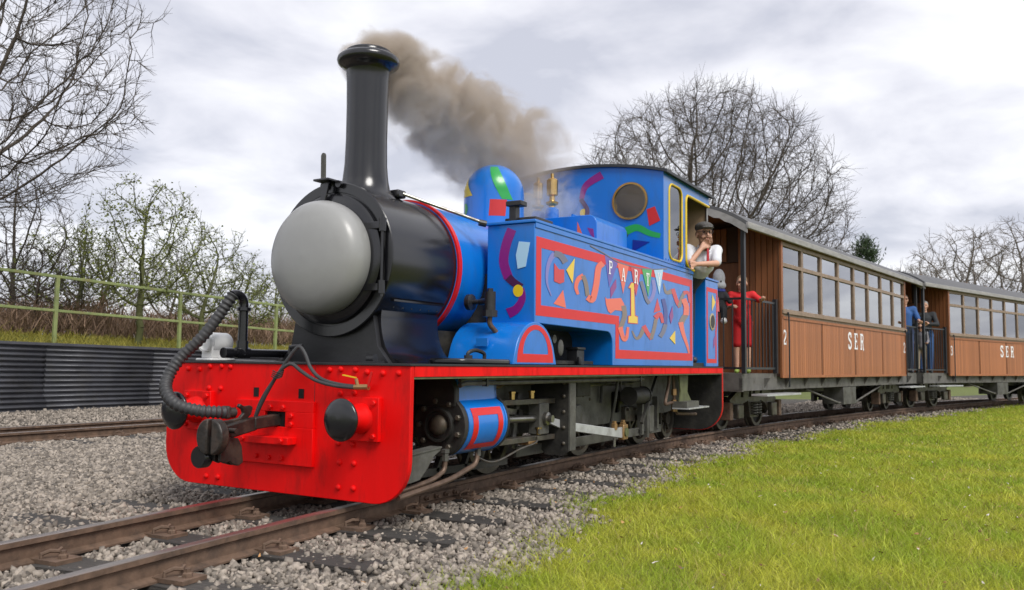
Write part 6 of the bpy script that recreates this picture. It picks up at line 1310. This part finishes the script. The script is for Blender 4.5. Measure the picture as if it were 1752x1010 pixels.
    if collar:
        b = MB(); nk = D['neck']
        for s in (1, -1): b.add([nk+Vector((s*.01, -.075, -.01))*k, nk+Vector((s*.075, -.045, .03))*k, nk+Vector((s*.085, -.075, -.03))*k, nk+Vector((s*.04, -.10, -.06))*k], [(0, 1, 2, 3)])
        o = b.build('collar', tm, p, 0); o.modifiers.new('t', 'SOLIDIFY').thickness = .006
        MB().prism([(-.010*k, -.02*k), (.010*k, -.02*k), (.018*k, -.22*k), (0, -.25*k), (-.018*k, -.22*k)], 'y', -.185*k, -.170*k).build('tie', pm('red_tie', collar, .6), p, loc=(nk.x, nk.y, nk.z))
    return p, D
# driver leaning out of the cab (root on the cab floor, turned towards the viewer)
DR = R_(38)
def dl(x_, y_, z_):
    v = Matrix.Rotation(-DR, 3, 'Z') @ Vector((x_-.78, y_-5.78, z_-.93)); return (v.x, v.y, v.z)
person('bearded driver in flat cap and white shirt leaning out of the blue cab', (.78, 5.78, .93), DR, 1.75,
       dict(pel=dl(.74, 5.84, 1.84), chest=dl(1.03, 5.62, 2.09), neck=dl(1.08, 5.58, 2.265), head=dl(1.12, 5.53, 2.415), shL=dl(1.21, 5.70, 2.24), shR=dl(.94, 5.49, 2.24), elL=dl(1.28, 5.46, 2.06), haL=dl(1.12, 5.20, 2.035), elR=dl(1.03, 5.27, 2.06), haR=dl(1.13, 5.40, 2.24), hipL=dl(.81, 5.90, 1.80), hipR=dl(.67, 5.79, 1.80), knL=dl(.82, 5.86, 1.40), knR=dl(.68, 5.75, 1.40), anL=dl(.82, 5.90, 1.01), anR=dl(.68, 5.79, 1.01)),
       (.66, .67, .71), (.05, .05, .058), (.10, .055, .03), beard=(.20, .10, .055), glasses=True, cap=(.09, .085, .08), collar=(.42, .02, .03), head_rot=R_(2), head_scale=1.12, chest_r=1.1, bib=True)
def on_c(c_, x_, s_, z_=.80):
    a = c_.rotation_euler[2]; return (c_.location.x+x_*math.cos(a)-s_*math.sin(a), c_.location.y+x_*math.sin(a)+s_*math.cos(a), z_)
a1_ = c1.rotation_euler[2]; a2_ = c2.rotation_euler[2]
person('boy in red football shirt and shorts on the veranda behind the cab', on_c(c1, .80, -4.36), a1_+R_(20), 1.34,
       dict(elL=(.32, -.06, 1.30), haL=(.36, -.27, 1.30), elR=(-.24, -.10, 1.17), haR=(-.14, -.30, 1.19)), (.62, .015, .02), (.45, .008, .012), (.22, .13, .07), (.30, .42, .08), shorts=True)
person('man in blue shirt and glasses standing between the two carriages', on_c(c1, .84, 4.40), a1_+R_(25), 1.72,
       dict(elL=(.26, -.10, 1.16), haL=(.24, -.36, 1.10)), (.03, .10, .30), (.03, .05, .12), (.10, .07, .05), glasses=True, sleeve=.8, group='passengers on the verandas')
person('grey-haired man in black jacket with arms folded on the veranda rail', on_c(c2, .83, -4.30), a2_+R_(28), 1.64,
       dict(elL=(.25, -.16, 1.16), haL=(.02, -.30, 1.17), elR=(-.25, -.16, 1.16), haR=(-.04, -.33, 1.20)), (.022, .024, .028), (.035, .09, .24), (.34, .33, .32), sleeve=2, group='passengers on the verandas')
person('small child in grey top and beige trousers by the veranda rail', on_c(c2, .86, -4.62), a2_+R_(25), 1.10,
       dict(haL=(.20, -.25, 1.05), haR=(-.20, -.25, 1.05)), (.20, .19, .21), (.42, .34, .25), (.12, .07, .04), sleeve=2, group='passengers on the verandas')
# soft toy in the boy's arm
tl = on_c(c1, .58, -4.62, 1.60)
toy = thing('soft_toy', 'grey-headed soft toy in dark clothes held by the boy in red', 'toy', tl, a1_+R_(15))
GT = pm('grey_plush', (.42, .43, .46), .85, var=.15, vscale=14, bump=.3, bscale=40)
link('head', fuse(MB().ell((0, 0, .50), (.085, .085, .135), 16).ell((0, -.01, .40), (.10, .09, .075), 14), .012, GT, 'head', 4), toy)
for s in (1, -1): MB().ell((s*.04, -.08, .45), (.012, .008, .014)).build('eye', EYE, toy, 60)
DT = pm('toy_clothes', (.022, .023, .028), .8, bump=.2, bscale=14)
link('body', fuse(MB().caps((0, 0, .12), (0, 0, .30), .095, .085).caps((.06, -.02, .10), (.075, -.07, -.04), .055, .045).caps((-.06, -.02, .10), (-.075, -.07, -.04), .055, .045).caps((.08, 0, .28), (.15, -.04, .17), .04, .035).caps((-.08, 0, .28), (-.15, -.04, .17), .04, .035), .012, DT, 'body', 4), toy)
for s in (1, -1):
    sh = MB().ell((s*.078, -.095, -.09), (.045, .065, .045)).build('shoe', M['white'], toy, 60); MB().lathe([(.044, -.008), (.047, -.008), (.047, .008), (.044, .008), (.044, -.008)], (s*.078, -.09, -.09), 'z', 16).build('shoe_stripe', M['d_navy'], sh)
MB().lathe([(.078, .31), (.088, .315), (.088, .345), (.078, .35), (.078, .31)], (0, 0, 0), 'z', 20).build('scarf', M['d_navy'], toy)
